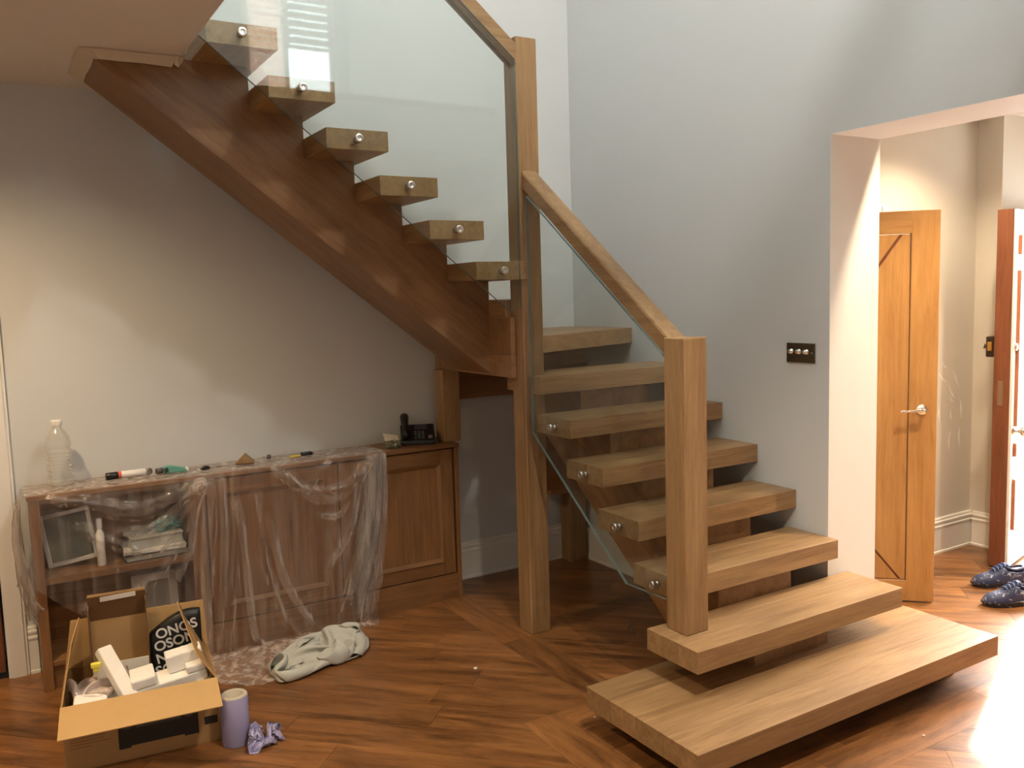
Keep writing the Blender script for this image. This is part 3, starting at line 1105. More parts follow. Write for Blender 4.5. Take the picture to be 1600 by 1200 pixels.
for x0, x1 in ((-2.268, -1.640), (-1.634, -1.002)):
    dr = empty('door', ((x0 + x1) / 2, -CD, 0.142), parent=cu)
    dr['label'] = 'framed cupboard door'
    a, b, w = 0.142, ZT - 0.006, 0.072
    yb, yf = -CD + 0.025, -CD + 0.003
    for p, q in ((x0, x0 + w), (x1 - w, x1)):
        box('door_stile', p, q, yf, yb, a, b, cabZ, dr, 0.0015)
    for p, q in ((a, a + w), (b - w, b)):
        box('door_rail', x0 + w, x1 - w, yf, yb, p, q, cabX, dr, 0.0015)
    # moulding: four mitred beads round a recessed panel
    mw = 0.020
    X0, X1, Z0, Z1 = x0 + w, x1 - w, a + w, b - w
    for pts in ([(X0, Z0), (X1, Z0), (X1 - mw, Z0 + mw), (X0 + mw, Z0 + mw)], [(X1, Z0), (X1, Z1), (X1 - mw, Z1 - mw), (X1 - mw, Z0 + mw)],
                [(X1, Z1), (X0, Z1), (X0 + mw, Z1 - mw), (X1 - mw, Z1 - mw)], [(X0, Z1), (X0, Z0), (X0 + mw, Z0 + mw), (X0 + mw, Z1 - mw)]):
        bm = bmesh.new()
        F = [bm.verts.new((p[0], yf - (0.006 if i < 2 else -0.004), p[1])) for i, p in enumerate(pts)]
        B = [bm.verts.new((p[0], yb - 0.004, p[1])) for p in pts]
        bm.faces.new(F); bm.faces.new(B[::-1])
        for i in range(4):
            bm.faces.new((F[i], B[i], B[(i + 1) % 4], F[(i + 1) % 4]))
        finish(bm, 'door_bead', cabX if abs(pts[0][1] - pts[1][1]) < 1e-6 else cabZ, dr)
    box('door_panel', X0 + mw, X1 - mw, yf + 0.006, yb - 0.006, Z0 + mw, Z1 - mw, cabZ, dr)

# ================================================================ clutter
import numpy as np


def seg_dist(X, Z, poly):
    d = np.full(X.shape, 1e9)
    for (ax, az), (bx, bz) in zip(poly, poly[1:]):
        vx, vz = bx - ax, bz - az
        t = np.clip(((X - ax) * vx + (Z - az) * vz) / (vx * vx + vz * vz), 0, 1)
        d = np.minimum(d, np.hypot(X - ax - t * vx, Z - az - t * vz))
    return d


def smooth_poly(p, n=6):
    out = []
    P = [p[0]] + list(p) + [p[-1]]
    for i in range(1, len(P) - 2):
        for k in range(n):
            t = k / n
            out.append(tuple(0.5 * (2 * P[i][c] + (P[i + 1][c] - P[i - 1][c]) * t + (2 * P[i - 1][c] - 5 * P[i][c] + 4 * P[i + 1][c] - P[i + 2][c]) * t * t
                                    + (3 * P[i][c] - P[i - 1][c] - 3 * P[i + 1][c] + P[i + 2][c]) * t ** 3) for c in (0, 1)))
    out.append(p[-1])
    return out


def nz(x, y, z=0.0, s=1.0):
    return mnoise.noise(Vector((x * s, y * s, z * s)))


# ---- polythene dust sheet
filmM = clear_sheet('polythene_film', (0.97, 0.965, 0.96), 1.42, haze=0.062, haze_col=(0.93, 0.87, 0.81), rough=0.12, facing=0.48, wrinkle=0.25)
FOLDS = [
    ([(-2.277, 0.84), (-2.418, 0.775), (-2.58, 0.742), (-2.729, 0.785), (-2.90, 0.835)], 0.028, 0.016),
    ([(-2.277, 0.84), (-2.40, 0.745), (-2.54, 0.70), (-2.70, 0.735)], 0.016, 0.010),
    ([(-2.283, 0.835), (-2.409, 0.716), (-2.521, 0.646), (-2.638, 0.646)], 0.026, 0.012),
    ([(-2.284, 0.83), (-2.369, 0.695), (-2.452, 0.591), (-2.528, 0.54), (-2.667, 0.60), (-2.80, 0.69)], 0.030, 0.014),
    ([(-2.28, 0.82), (-2.328, 0.688), (-2.36, 0.53), (-2.42, 0.40)], 0.020, 0.010),
    ([(-2.30, 0.80), (-2.39, 0.60), (-2.48, 0.45), (-2.62, 0.36), (-2.80, 0.34)], 0.022, 0.013),
    ([(-2.262, 0.845), (-2.285, 0.66), (-2.30, 0.45), (-2.315, 0.2), (-2.32, 0.0)], 0.034, 0.014),
    ([(-2.248, 0.845), (-2.25, 0.6), (-2.274, 0.45), (-2.322, 0.1)], 0.020, 0.009),
    ([(-2.205, 0.845), (-2.21, 0.55), (-2.235, 0.3), (-2.27, 0.0)], 0.024, 0.010),
    ([(-2.141, 0.845), (-2.156, 0.57), (-2.192, 0.271), (-2.231, 0.0)], 0.030, 0.011),
    ([(-2.14, 0.70), (-2.119, 0.349), (-2.105, 0.082), (-2.063, 0.0)], 0.026, 0.010),
    ([(-2.07, 0.72), (-2.03, 0.40), (-1.965, 0.129), (-1.892, 0.0)], 0.024, 0.012),
    ([(-2.00, 0.60), (-1.95, 0.32), (-1.86, 0.12), (-1.78, 0.0)], 0.018, 0.012),
    ([(-1.975, 0.845), (-1.853, 0.746), (-1.744, 0.699), (-1.596, 0.719), (-1.489, 0.83)], 0.030, 0.011),
    ([(-1.96, 0.845), (-1.84, 0.72), (-1.74, 0.66), (-1.62, 0.67), (-1.51, 0.78)], 0.018, 0.014),
    ([(-1.80, 0.72), (-1.73, 0.80), (-1.66, 0.84)], 0.016, 0.010),
    ([(-1.75, 0.58), (-1.66, 0.57), (-1.60, 0.63)], 0.014, 0.008),
    ([(-1.68, 0.70), (-1.68, 0.50), (-1.67, 0.40)], 0.012, 0.008),
    ([(-1.489, 0.835), (-1.546, 0.696), (-1.608, 0.478), (-1.72, 0.33)], 0.024, 0.010),
    ([(-1.48, 0.84), (-1.535, 0.60), (-1.58, 0.35), (-1.68, 0.10)], 0.024, 0.010),
    ([(-1.465, 0.849), (-1.50, 0.561), (-1.53, 0.301), (-1.596, 0.0)], 0.034, 0.012),
    ([(-1.445, 0.849), (-1.468, 0.55), (-1.495, 0.30), (-1.56, 0.0)], 0.040, 0.010),
    ([(-1.425, 0.849), (-1.440, 0.55), (-1.465, 0.30), (-1.53, 0.02)], 0.044, 0.009),
    ([(-1.405, 0.849), (-1.415, 0.55), (-1.440, 0.30), (-1.505, 0.06)], 0.040, 0.009),
]
FOLDS = [(smooth_poly(p), a * 0.95, w * 1.5) for p, a, w in FOLDS]
NU, NT, NF, NG = 300, 16, 130, 36
bm = bmesh.new()
grid = []
us = np.linspace(0, 1, NU + 1)
XS = -2.992 + us * (2.992 - 1.388)
zb = np.where(XS < -2.30, 0.20 + 0.26 * np.clip((-2.62 - XS) / 0.37, 0, 1) ** 1.5 + 0.10 * np.clip((XS + 2.50) / 0.2, 0, 1) * 0, 0.0)
zb = np.where((XS > -2.36) & (XS < -2.30), 0.20 * (-2.30 - XS) / 0.06, zb)
zb = np.maximum(zb, 0.06 * np.clip((XS + 1.46) / 0.07, 0, 1))
TF = np.linspace(0, 1, NF + 1)
XX = np.repeat(XS[None, :], NF + 1, 0)
ZZ = 0.852 - TF[:, None] * (0.852 - zb[None, :] - 0.012)
# right edge of the sheet leans inwards towards the floor
XR = XX - (np.clip((0.85 - ZZ) / 0.85, 0, 1) ** 1.6) * 0.11 * np.clip((XX + 1.95) / 0.55, 0, 1)
OFF = np.zeros_like(XX)
for p, a, w in FOLDS:
    d = seg_dist(XR, ZZ, p)
    OFF = OFF + a * np.exp(-(d / w) ** 2)
depth = np.clip((0.852 - ZZ) / 0.04, 0, 1)
OFF = OFF * depth
for i in range(NF + 1):
    for j in range(NU + 1):
        OFF[i, j] += depth[i, j] * (0.010 * (0.5 + 0.5 * nz(XX[i, j], ZZ[i, j], 3.0, 7)) + 0.006 * (0.5 + 0.5 * nz(XX[i, j] * 3, ZZ[i, j], 1.0, 9)))
rows = []
for i in range(NT):
    t = i / NT
    y = -0.03 - t * (0.279 - 0.03)
    rows.append([(XS[j], y + 0.02 * nz(XS[j], 5, 0, 3) * (1 - t), 0.8512 + 0.004 * abs(nz(XS[j], y, 2, 22)) + 0.0008) for j in range(NU + 1)])
for i in range(NF + 1):
    bulge = 0.284 + 0.015 * np.clip((0.85 - ZZ[i]) / 0.8, 0, 1)
    rows.append([(XR[i, j] + 0.004 * nz(XX[i, j], ZZ[i, j], 9, 15), -bulge[j] - OFF[i, j], ZZ[i, j]) for j in range(NU + 1)])
last = rows[-1]
for k in range(1, NG + 1):
    t = k / NG
    row = []
    for j in range(NU + 1):
        x = XS[j]
        out = 0.0
        if x > -2.33:
            out = 0.34 * math.exp(-((x + 2.20) / 0.20) ** 2) + 0.20 * math.exp(-((x + 1.88) / 0.26) ** 2) + 0.03
            out *= 1 + 0.15 * nz(x, 7, 0, 6)
            out *= min(1, (x + 2.33) / 0.05)
        lx, ly, lz = last[j]
        px, py = lx - 0.05 * t * (1 if x < -2.0 else 0), ly - out * t
        hz = 0.006 + 0.030 * abs(nz(px, py, 4, 11)) + 0.016 * abs(nz(px, py, 8, 24))
        fade = min(1, t * 5)
        z = lz * (1 - fade) + hz * fade * (1 - 0.7 * t ** 4) if out > 0.001 else lz
        row.append((px, py, z))
    rows.append(row)
V = [[bm.verts.new(p) for p in r] for r in rows]
for i in range(len(V) - 1):
    for j in range(NU):
        if i >= NT + NF and XS[j] < -2.315:
            continue
        f = bm.faces.new((V[i][j], V[i][j + 1], V[i + 1][j + 1], V[i + 1][j]))
        f.smooth = True
loose = [v for v in bm.verts if not v.link_faces]
bmesh.ops.delete(bm, geom=loose, context='VERTS')
sheet = thing('plastic_sheet', 'clear polythene dust sheet draped over the cabinet and trailing on the floor', 'plastic sheet', (-2.2, -0.3, 0))
finish(bm, 'main_drape', filmM, sheet)
# places where the film is folded over itself: second layers along the folds, and the gathered right hand edge
bm = bmesh.new()


def ribbon(poly, w, off, seed):
    prev = None
    n = len(poly)
    for i, (x, z) in enumerate(poly):
        t = i / (n - 1)
        if z < 0.03:
            break
        dx = poly[min(i + 1, n - 1)][0] - poly[max(i - 1, 0)][0]
        dz = poly[min(i + 1, n - 1)][1] - poly[max(i - 1, 0)][1]
        L_ = math.hypot(dx, dz) or 1
        nx, nzv = dz / L_, -dx / L_
        ww = w * (0.45 + 0.55 * math.sin(math.pi * min(1, 0.12 + t * 0.95))) * (1 + 0.4 * nz(t * 4, seed, 0, 1.3))
        row = []
        for k in range(5):
            c = k / 4 - 0.5
            row.append(bm.verts.new((x + nx * ww * c, -0.296 - off - 0.004 * math.cos(c * 4 + seed), min(0.85, z + nzv * ww * c))))
        if prev:
            for k in range(4):
                f = bm.faces.new((prev[k], prev[k + 1], row[k + 1], row[k]))
                f.smooth = True
        prev = row


for i, (p, a_, w_) in enumerate(FOLDS):
    if i % 2 == 0:
        ribbon(p, 2.6 * w_, a_ * 0.95 + 0.005, i)
finish(bm, 'folded_film', filmM, sheet)
bm = bmesh.new()
for layer in range(5):
    rows = []
    for i in range(60):
        t = i / 59
        z = 0.850 - t * (0.80 - 0.03 * layer)
        lean = 0.12 * t ** 1.6
        row = []
        for k in range(26):
            c = k / 25
            x = -1.392 - 0.012 * layer - c * (0.055 + 0.030 * t + 0.008 * layer) - lean
            y = -0.300 - 0.010 * layer - 0.014 * math.sin(c * 12 + layer * 2 + 1.2 * math.sin(t * 4)) - 0.006 * math.sin(c * 25 + t * 6 + layer) - 0.02 * math.sin(t * 3.1)
            row.append(bm.verts.new((x, y, z)))
        rows.append(row)
    for a_, b_ in zip(rows, rows[1:]):
        for k in range(25):
            bm.faces.new((a_[k], a_[k + 1], b_[k + 1], b_[k])).smooth = True
finish(bm, 'gathered_edge', filmM, sheet)
# the end that hangs over the left side of the shelf unit
bm = bmesh.new()
rows = []
for i in range(46):
    t = i / 45
    row = []
    for j in range(40):
        s = j / 39
        y = -0.05 - 0.235 * s
        bottom = 0.30 + 0.14 * nz(y, 3, 0, 9) + 0.10 * (1 - s)
        z = 0.853 - t * (0.853 - bottom)
        fold = 0.016 * math.sin(s * 21 + 2.4 * math.sin(t * 3)) + 0.010 * math.sin(s * 43 + 4 * t)
        x = -2.998 - 0.020 * math.sin(min(1, t * 3) * 1.57) - max(-0.012, fold) * min(1, t * 5) * (0.6 + 0.8 * t) - 0.02 * t * (1 - t) * 4 * s
        row.append(bm.verts.new((x + 0.028 * t * t * s * 2.2, y - 0.03 * t * s, z)))
    rows.append(row)
for a, b in zip(rows, rows[1:]):
    for j in range(39):
        f = bm.faces.new((a[j], a[j + 1], b[j + 1], b[j]))
        f.smooth = True
finish(bm, 'side_drape', filmM, sheet)

# ---- things on the worktop
ZS = 0.857        # on top of the film
bottleM = clear_sheet('clear_bottle_plastic', (0.95, 0.95, 0.93), 1.45, haze=0.10, haze_col=(0.95, 0.93, 0.88), rough=0.06, facing=0.45)
bt = thing('plastic_bottle', 'empty clear ribbed plastic bottle with a white cap on the worktop', 'bottle', (-2.845, -0.125, ZS))
prof = [(0.040, 0.000), (0.048, 0.004), (0.0515, 0.014)]
for k in range(8):
    z = 0.022 + k * 0.0155
    prof += [(0.0515, z), (0.0465, z + 0.005), (0.0465, z + 0.008), (0.0515, z + 0.013)]
prof += [(0.0515, 0.150), (0.047, 0.158), (0.0515, 0.168), (0.0505, 0.190), (0.045, 0.212), (0.034, 0.233), (0.022, 0.249), (0.0185, 0.257), (0.0185, 0.268)]
lathe('bottle_body', prof, bottleM, bt, 36, (-2.845, -0.125, ZS))
lathe('bottle_cap', [(0.0215, 0.260), (0.0225, 0.262), (0.0225, 0.282), (0.021, 0.284)], plain('white_cap', (0.80, 0.78, 0.72), 0.4), bt, 24, (-2.845, -0.125, ZS))

gt = thing('adhesive_tube', 'white adhesive tube with black cap and red band lying on the worktop', 'adhesive tube', (-2.585, -0.155, ZS), math.radians(4))
whiteP = plain('white_plastic', (0.82, 0.80, 0.76), 0.35)
lathe('tube_body', [(0.013, -0.035), (0.0155, -0.033), (0.0155, 0.080), (0.012, 0.083)], whiteP, gt, 20, (0, 0, 0.0165), 'x', local=True)
lathe('tube_band', [(0.0157, -0.034), (0.0159, -0.033), (0.0159, -0.022), (0.0157, -0.021)], plain('red_band', (0.70, 0.12, 0.07), 0.4), gt, 20, (0, 0, 0.0165), 'x', local=True)
lathe('tube_cap', [(0.014, -0.085), (0.0165, -0.083), (0.0165, -0.036), (0.015, -0.0345)], blackM, gt, 20, (0, 0, 0.0165), 'x', local=True)

rb = plain('grey_rubber', (0.10, 0.095, 0.085), 0.5)
for (x, y, lab, nm, grp) in ((-2.475, -0.175, 'two part steel glass clamp lying right of the white tube', 'steel_fitting', None),):
    t = thing(nm, lab, 'metal fitting', (x, y, ZS), math.radians(25))
    lathe('disc', [(0.015, 0), (0.017, 0.003), (0.017, 0.012), (0.013, 0.014)], steelM, t, 18, (-0.004, 0.02, 0.017), 'y', local=True)
    lathe('barrel', [(0.012, -0.016), (0.014, -0.014), (0.014, 0.016), (0.010, 0.018)], rb, t, 18, (0.030, -0.004, 0.0145), 'x', local=True)
    lathe('bolt', [(0.004, 0.018), (0.004, 0.036), (0.002, 0.038)], steelM, t, 10, (0.030, -0.004, 0.0145), 'x', local=True)
kn2 = lathe('rubber_stopper', [(0.010, 0), (0.011, 0.002), (0.011, 0.012), (0.008, 0.015)], rb, None, 16, (-2.560, -0.07, ZS + 0.0), 'z')
tag(kn2, 'small dark rubber stopper behind the white tube', 'stopper')

tealM = plain('teal_plastic', (0.12, 0.36, 0.29), 0.35)
tk = thing('tape_cutter', 'teal plastic tape cutter lying on the worktop', 'tape cutter', (-2.385, -0.16, ZS), math.radians(-8))
bm = bmesh.new()
add_prism(bm, [(-0.045, 0), (0.055, 0), (0.062, 0.006), (0.050, 0.016), (0.015, 0.026), (-0.020, 0.034), (-0.042, 0.030), (-0.048, 0.012)], 'y', -0.018, 0.018, 0.003)
finish(bm, 'cutter_body', tealM, tk, local=True)
prism('cutter_slot', [(-0.038, 0.004), (-0.020, 0.008), (-0.024, 0.027), (-0.039, 0.024)], 'y', -0.0195, -0.0181, darkM, tk, local=True)
lathe('cutter_wheel', [(0.007, -0.016), (0.008, -0.014), (0.008, 0.014), (0.007, 0.016)], whiteP, tk, 16, (0.058, 0, 0.010), 'y', local=True)

ky = thing('key_bunch', 'small black key with a thin steel shaft on the worktop', 'key', (-2.225, -0.19, ZS), math.radians(6))
bm = bmesh.new()
add_prism(bm, [(-0.045, 0), (-0.008, 0), (-0.004, 0.008), (-0.012, 0.016), (-0.026, 0.019), (-0.036, 0.010), (-0.05, 0.006)], 'y', -0.010, 0.010, 0.002)
finish(bm, 'key_head', blackM, ky, local=True)
tube('key_shaft', [(-0.010, 0, 0.007), (0.020, 0, 0.006), (0.048, 0.004, 0.004)], 0.0032, steelM, ky, 8, local=True)

wo_ = thing('oak_offcut', 'small triangular oak offcut standing on the worktop', 'wood offcut', (-2.055, -0.14, ZS), math.radians(-20))
bm = bmesh.new()
add_prism(bm, [(-0.045, 0), (0.045, 0), (0.0, 0.043)], 'y', -0.035, 0.035, 0.0015)
finish(bm, 'offcut_block', oakY, wo_, local=True)

sb = thing('steel_bolt', 'short steel bolt with a dark head on the worktop', 'bolt', (-1.945, -0.115, ZS), math.radians(-40))
lathe('bolt_head', [(0.009, -0.006), (0.011, -0.004), (0.011, 0.008), (0.008, 0.010)], rb, sb, 14, (0.012, 0, 0.0115), 'x', local=True)
lathe('bolt_shank', [(0.004, -0.03), (0.005, -0.028), (0.005, -0.006)], steelM, sb, 12, (0.012, 0, 0.0115), 'x', local=True)

cf = thing('car_fob', 'black key fob with a yellow tag lying on the worktop', 'key fob', (-1.775, -0.14, ZS), math.radians(4))
bm = bmesh.new()
add_box(bm, -0.005, 0.055, -0.016, 0.016, 0, 0.016, 0.006, 2)
finish(bm, 'fob_body', blackM, cf, local=True, smooth=True)
box('fob_tag', -0.062, -0.012, -0.018, 0.010, 0, 0.006, plain('yellow_tag', (0.75, 0.52, 0.04), 0.4), cf, 0.002, local=True)
bm = bmesh.new()
add_tube(bm, [(-0.02 + 0.012 * math.cos(a * 0.52), 0.012 * math.sin(a * 0.52), 0.010 + 0.008 * math.sin(a * 0.52)) for a in range(13)], 0.0015, 6)
finish(bm, 'key_ring', steelM, cf, local=True)

# ---- telephone
ph = thing('telephone', 'black corded desk telephone on the right end of the worktop', 'telephone', (-1.140, -0.125, CH), math.radians(-22))
bm = bmesh.new()
add_prism(bm, [(-0.075, 0.0), (0.060, 0.0), (0.060, 0.088), (0.046, 0.096), (-0.075, 0.022)], 'x', -0.082, 0.098, 0.004)
finish(bm, 'phone_base', blackM, ph, local=True)
slope = math.atan2(0.074, 0.121)


def on_slope(name, x0, x1, u0, u1, h, mat, bev=0.0):
    """small plate lying on the sloping face of the telephone, u runs up the slope from the front edge"""
    bm = bmesh.new()
    add_box(bm, x0, x1, u0, u1, 0.0003, h, bev)
    M = Matrix.Translation((0, -0.075, 0.022)) @ Matrix.Rotation(slope, 4, 'X')
    bmesh.ops.transform(bm, matrix=M, verts=bm.verts)
    return finish(bm, name, mat, ph, local=True)


greyKey = plain('phone_key', (0.09, 0.09, 0.095), 0.4)
on_slope('phone_screen', -0.005, 0.062, 0.092, 0.132, 0.004, plain('phone_lcd', (0.055, 0.06, 0.06), 0.2))
for r in range(4):
    for c in range(3):
        on_slope('phone_button', -0.012 + c * 0.020, 0.001 + c * 0.020, 0.020 + r * 0.0165, 0.030 + r * 0.0165, 0.004, greyKey, 0.001)
bm = bmesh.new()
add_lathe(bm, [(0.008, 0.0004), (0.0125, 0.0004), (0.0125, 0.004), (0.008, 0.004)], 18, (0.073, 0.032, 0), 'z')
bmesh.ops.transform(bm, matrix=Matrix.Translation((0, -0.075, 0.022)) @ Matrix.Rotation(slope, 4, 'X'), verts=bm.verts)
finish(bm, 'phone_dial_ring', steelM, ph, local=True)
bm = bmesh.new()
pts = [(-0.058, -0.088, 0.050), (-0.058, -0.074, 0.066), (-0.058, -0.035, 0.096), (-0.058, 0.015, 0.124), (-0.058, 0.045, 0.136), (-0.058, 0.060, 0.132)]
add_tube(bm, pts, [0.016, 0.023, 0.018, 0.018, 0.024, 0.017], 12)
add_tube(bm, [(-0.058, -0.072, 0.066), (-0.058, -0.058, 0.038)], [0.022, 0.019], 12)
add_tube(bm, [(-0.058, 0.045, 0.130), (-0.058, 0.052, 0.095)], [0.022, 0.019], 12)
finish(bm, 'handset', blackM, ph, smooth=True, local=True)
cord = []
for k in range(120):
    t = k / 119
    x = -0.070 - 0.045 * math.sin(t * 3.1)
    cord.append((x + 0.006 * math.cos(k * 1.1), -0.08 + 0.12 * t, 0.010 + 0.006 * math.sin(k * 1.1)))
tube('phone_cord', cord, 0.0016, blackM, ph, 5, local=True)

nc = thing('note_card', 'cream note card leaning against the telephone', 'note card', (-1.265, -0.15, CH))
bm = bmesh.new()
A = [(-1.330, -0.150, CH + 0.034), (-1.250, -0.160, CH + 0.010), (-1.246, -0.118, CH + 0.052), (-1.326, -0.108, CH + 0.070)]
f = [bm.verts.new(p) for p in A]
g2 = [bm.verts.new((p[0], p[1] + 0.001, p[2] + 0.0006)) for p in A]
bm.faces.new(f); bm.faces.new(g2[::-1])
for i in range(4):
    bm.faces.new((f[i], g2[i], g2[(i + 1) % 4], f[(i + 1) % 4]))
finish(bm, 'card', plain('cream_card', (0.80, 0.74, 0.60), 0.6), nc)


def crumple(name, cx, cy, cz, sx, sy, sz, mat, parent=None, seed=0, n=26, amp=0.5, fr=2.2, sub=0):
    """a crumpled lump of film or paper: a dented ball with sharp ridges, flat on its underside"""
    bm = bmesh.new()
    bmesh.ops.create_icosphere(bm, subdivisions=4, radius=1.0)
    for v in bm.verts:
        d = v.co.normalized()
        q = d * fr + Vector((seed * 3.1, seed * 1.7, seed))
        r = 1 - amp * (1 - abs(mnoise.noise(q)) * 1.6) * 0.6 + amp * 0.35 * abs(mnoise.noise(q * 2.7)) - amp * 0.3 * abs(mnoise.noise(q * 5.0))
        p = d * r
        v.co = Vector((cx + p.x * sx, cy + p.y * sy, cz + max(-0.55, p.z) * sz + 0.55 * sz))
    return finish(bm, name, mat, parent, smooth=False)


cw = crumple('film_wrap', -1.300, -0.185, CH + 0.001, 0.055, 0.040, 0.030, clear_sheet('olive_film', (0.7, 0.7, 0.6), 1.45, haze=0.35, haze_col=(0.45, 0.43, 0.30), rough=0.15, facing=0.4), seed=4, amp=0.9)
tag(cw, 'crumpled clear film wrap in front of the cream note card', 'film wrap')

# ---- things standing in the shelf unit, seen through the sheet
pf = thing('picture_frame', 'silver picture frame leaning inside the upper shelf', 'picture frame', (-2.82, -0.14, 0.486), math.radians(-14))
silverM = plain('silver_leaf', (0.62, 0.60, 0.56), 0.4, metal=0.5)
bm = bmesh.new()
for b in ((-0.105, -0.085, 0, 0.012, 0, 0.235), (0.085, 0.105, 0, 0.012, 0, 0.235), (-0.085, 0.085, 0, 0.012, 0, 0.02), (-0.085, 0.085, 0, 0.012, 0.215, 0.235)):
    add_box(bm, *b, 0.003)
bmesh.ops.transform(bm, matrix=Matrix.Rotation(math.radians(-8), 4, 'X') @ Matrix.Rotation(math.radians(-9), 4, 'Y'), verts=bm.verts)
bmesh.ops.translate(bm, verts=bm.verts, vec=(0, 0, 0.018))
finish(bm, 'frame_border', silverM, pf, local=True)
bm = bmesh.new()
add_box(bm, -0.085, 0.085, 0.004, 0.010, 0.02, 0.215)
bmesh.ops.transform(bm, matrix=Matrix.Rotation(math.radians(-8), 4, 'X') @ Matrix.Rotation(math.radians(-9), 4, 'Y'), verts=bm.verts)
bmesh.ops.translate(bm, verts=bm.verts, vec=(0, 0, 0.018))
finish(bm, 'photograph', plain('dull_photo', (0.13, 0.14, 0.10), 0.4, var=0.6, vscale=14), pf, local=True)
sbt = thing('spray_bottle', 'slim white bottle standing on the upper shelf', 'bottle', (-2.715, -0.19, 0.486))
lathe('spray_body', [(0.016, 0), (0.018, 0.003), (0.018, 0.14), (0.010, 0.16), (0.010, 0.168)], whiteP, sbt, 20, (-2.715, -0.19, 0.486))
lathe('spray_cap', [(0.012, 0.168), (0.0125, 0.17), (0.0125, 0.208), (0.010, 0.212)], whiteP, sbt, 20, (-2.715, -0.19, 0.486))
paperM = plain('paper_white', (0.80, 0.78, 0.72), 0.6)
greyPaper = plain('paper_grey', (0.42, 0.43, 0.38), 0.6)
tealC = plain('teal_cloth', (0.08, 0.26, 0.24), 0.7)
for k, (w, d, h, m, lab, rz) in enumerate(((0.27, 0.17, 0.030, darkM, 'dark ring binder lying at the bottom of the shelf pile', 2), (0.26, 0.16, 0.022, paperM, 'white paper stack lying on the dark binder', -3),
                                           (0.22, 0.15, 0.055, greyPaper, 'grey document box on the shelf pile', 5))):
    z0 = 0.4865 + sum((0.030, 0.022, 0.055)[:k])
    t = thing(('ring_binder', 'paper_stack', 'document_box')[k], lab, ('binder', 'paper', 'box')[k], (-2.49, -0.145, z0), math.radians(rz))
    if k == 1:
        for q in range(4):
            bm = bmesh.new()
            add_box(bm, -w / 2, w / 2, -d / 2, d / 2, q * h / 4, (q + 1) * h / 4 - 0.0006)
            bmesh.ops.rotate(bm, verts=bm.verts, cent=(0, 0, 0), matrix=Matrix.Rotation(math.radians((q * 7) % 5 - 2), 3, 'Z'))
            finish(bm, 'sheaf', paperM, t, local=True)
    elif k == 0:
        box('cover', -w / 2, w / 2, -d / 2, d / 2, 0, 0.003, m, t, local=True)
        box('cover', -w / 2, w / 2, -d / 2, d / 2, h - 0.0035, h - 0.0005, m, t, local=True)
        box('pages', -w / 2 + 0.006, w / 2 - 0.006, -d / 2 + 0.005, d / 2, 0.0035, h - 0.004, greyPaper, t, local=True)
    else:
        box('tray', -w / 2, w / 2, -d / 2, d / 2, 0, h - 0.012, m, t, 0.002, local=True)
        box('lid', -w / 2 - 0.003, w / 2 + 0.003, -d / 2 - 0.003, d / 2 + 0.003, h - 0.0115, h - 0.0005, m, t, 0.002, local=True)
tc_ = crumple('cloth_bundle', -2.43, -0.145, 0.594, 0.085, 0.060, 0.040, tealC, seed=9, amp=0.6)
tag(tc_, 'teal cloth bundle on top of the grey document box', 'cloth')
pf2 = thing('white_frame', 'grey white picture frame standing on the bottom shelf', 'picture frame', (-2.49, -0.12, 0.1255), math.radians(3))
fm = plain('chalk_frame', (0.60, 0.60, 0.55), 0.5)
bm = bmesh.new()
for b in ((-0.10, -0.062, 0, 0.014, 0, 0.26), (0.062, 0.10, 0, 0.014, 0, 0.26), (-0.062, 0.062, 0, 0.014, 0, 0.038), (-0.062, 0.062, 0, 0.014, 0.222, 0.26)):
    add_box(bm, *b, 0.003)
bmesh.ops.transform(bm, matrix=Matrix.Rotation(math.radians(-7), 4, 'X'), verts=bm.verts)
finish(bm, 'frame_border', fm, pf2, local=True)
bm = bmesh.new()
add_box(bm, -0.062, 0.062, 0.004, 0.010, 0.038, 0.222)
bmesh.ops.transform(bm, matrix=Matrix.Rotation(math.radians(-7), 4, 'X'), verts=bm.verts)
finish(bm, 'mount', plain('mount_card', (0.30, 0.30, 0.27), 0.6, var=0.3), pf2, local=True)

# ================================================================ cardboard box and its packing
cardM = plain('brown_cardboard', (0.40, 0.235, 0.095), 0.8, var=0.06, vscale=30, bump=0.05, bscale=120)
cardIn = plain('cardboard_inside', (0.52, 0.33, 0.14), 0.8, var=0.05, vscale=25)
BW, BD, BH, TH = 0.519, 0.36, 0.24, 0.005
bx = thing('cardboard_box', 'open brown cardboard box with printed front full of packing', 'cardboard box', (-2.955, -1.05, 0), math.atan2(-0.06, 0.515))
box('bottom', 0, BW, 0, BD, 0.0005, 0.005, cardM, bx, local=True)
box('side_wall', 0, BW, 0, TH, 0.0052, BH, cardM, bx, local=True)
box('side_wall', 0, BW, BD - TH, BD, 0.0052, BH, cardM, bx, local=True)
box('side_wall', 0, TH, TH + 0.0002, BD - TH - 0.0002, 0.0052, BH, cardM, bx, local=True)
box('side_wall', BW - TH, BW, TH + 0.0002, BD - TH - 0.0002, 0.0052, BH, cardM, bx, local=True)


def flap(name, quad, mat, th=0.004, parent=bx):
    """thin board with four given corners (local)"""
    q = [Vector(p) for p in quad]
    n = (q[1] - q[0]).cross(q[3] - q[0]).normalized() * th
    bm = bmesh.new()
    A = [bm.verts.new(p) for p in q]
    B = [bm.verts.new(p + n) for p in q]
    bm.faces.new(A); bm.faces.new(B[::-1])
    for i in range(4):
        bm.faces.new((A[i], B[i], B[(i + 1) % 4], A[(i + 1) % 4]))
    return finish(bm, name, mat, parent, local=True)


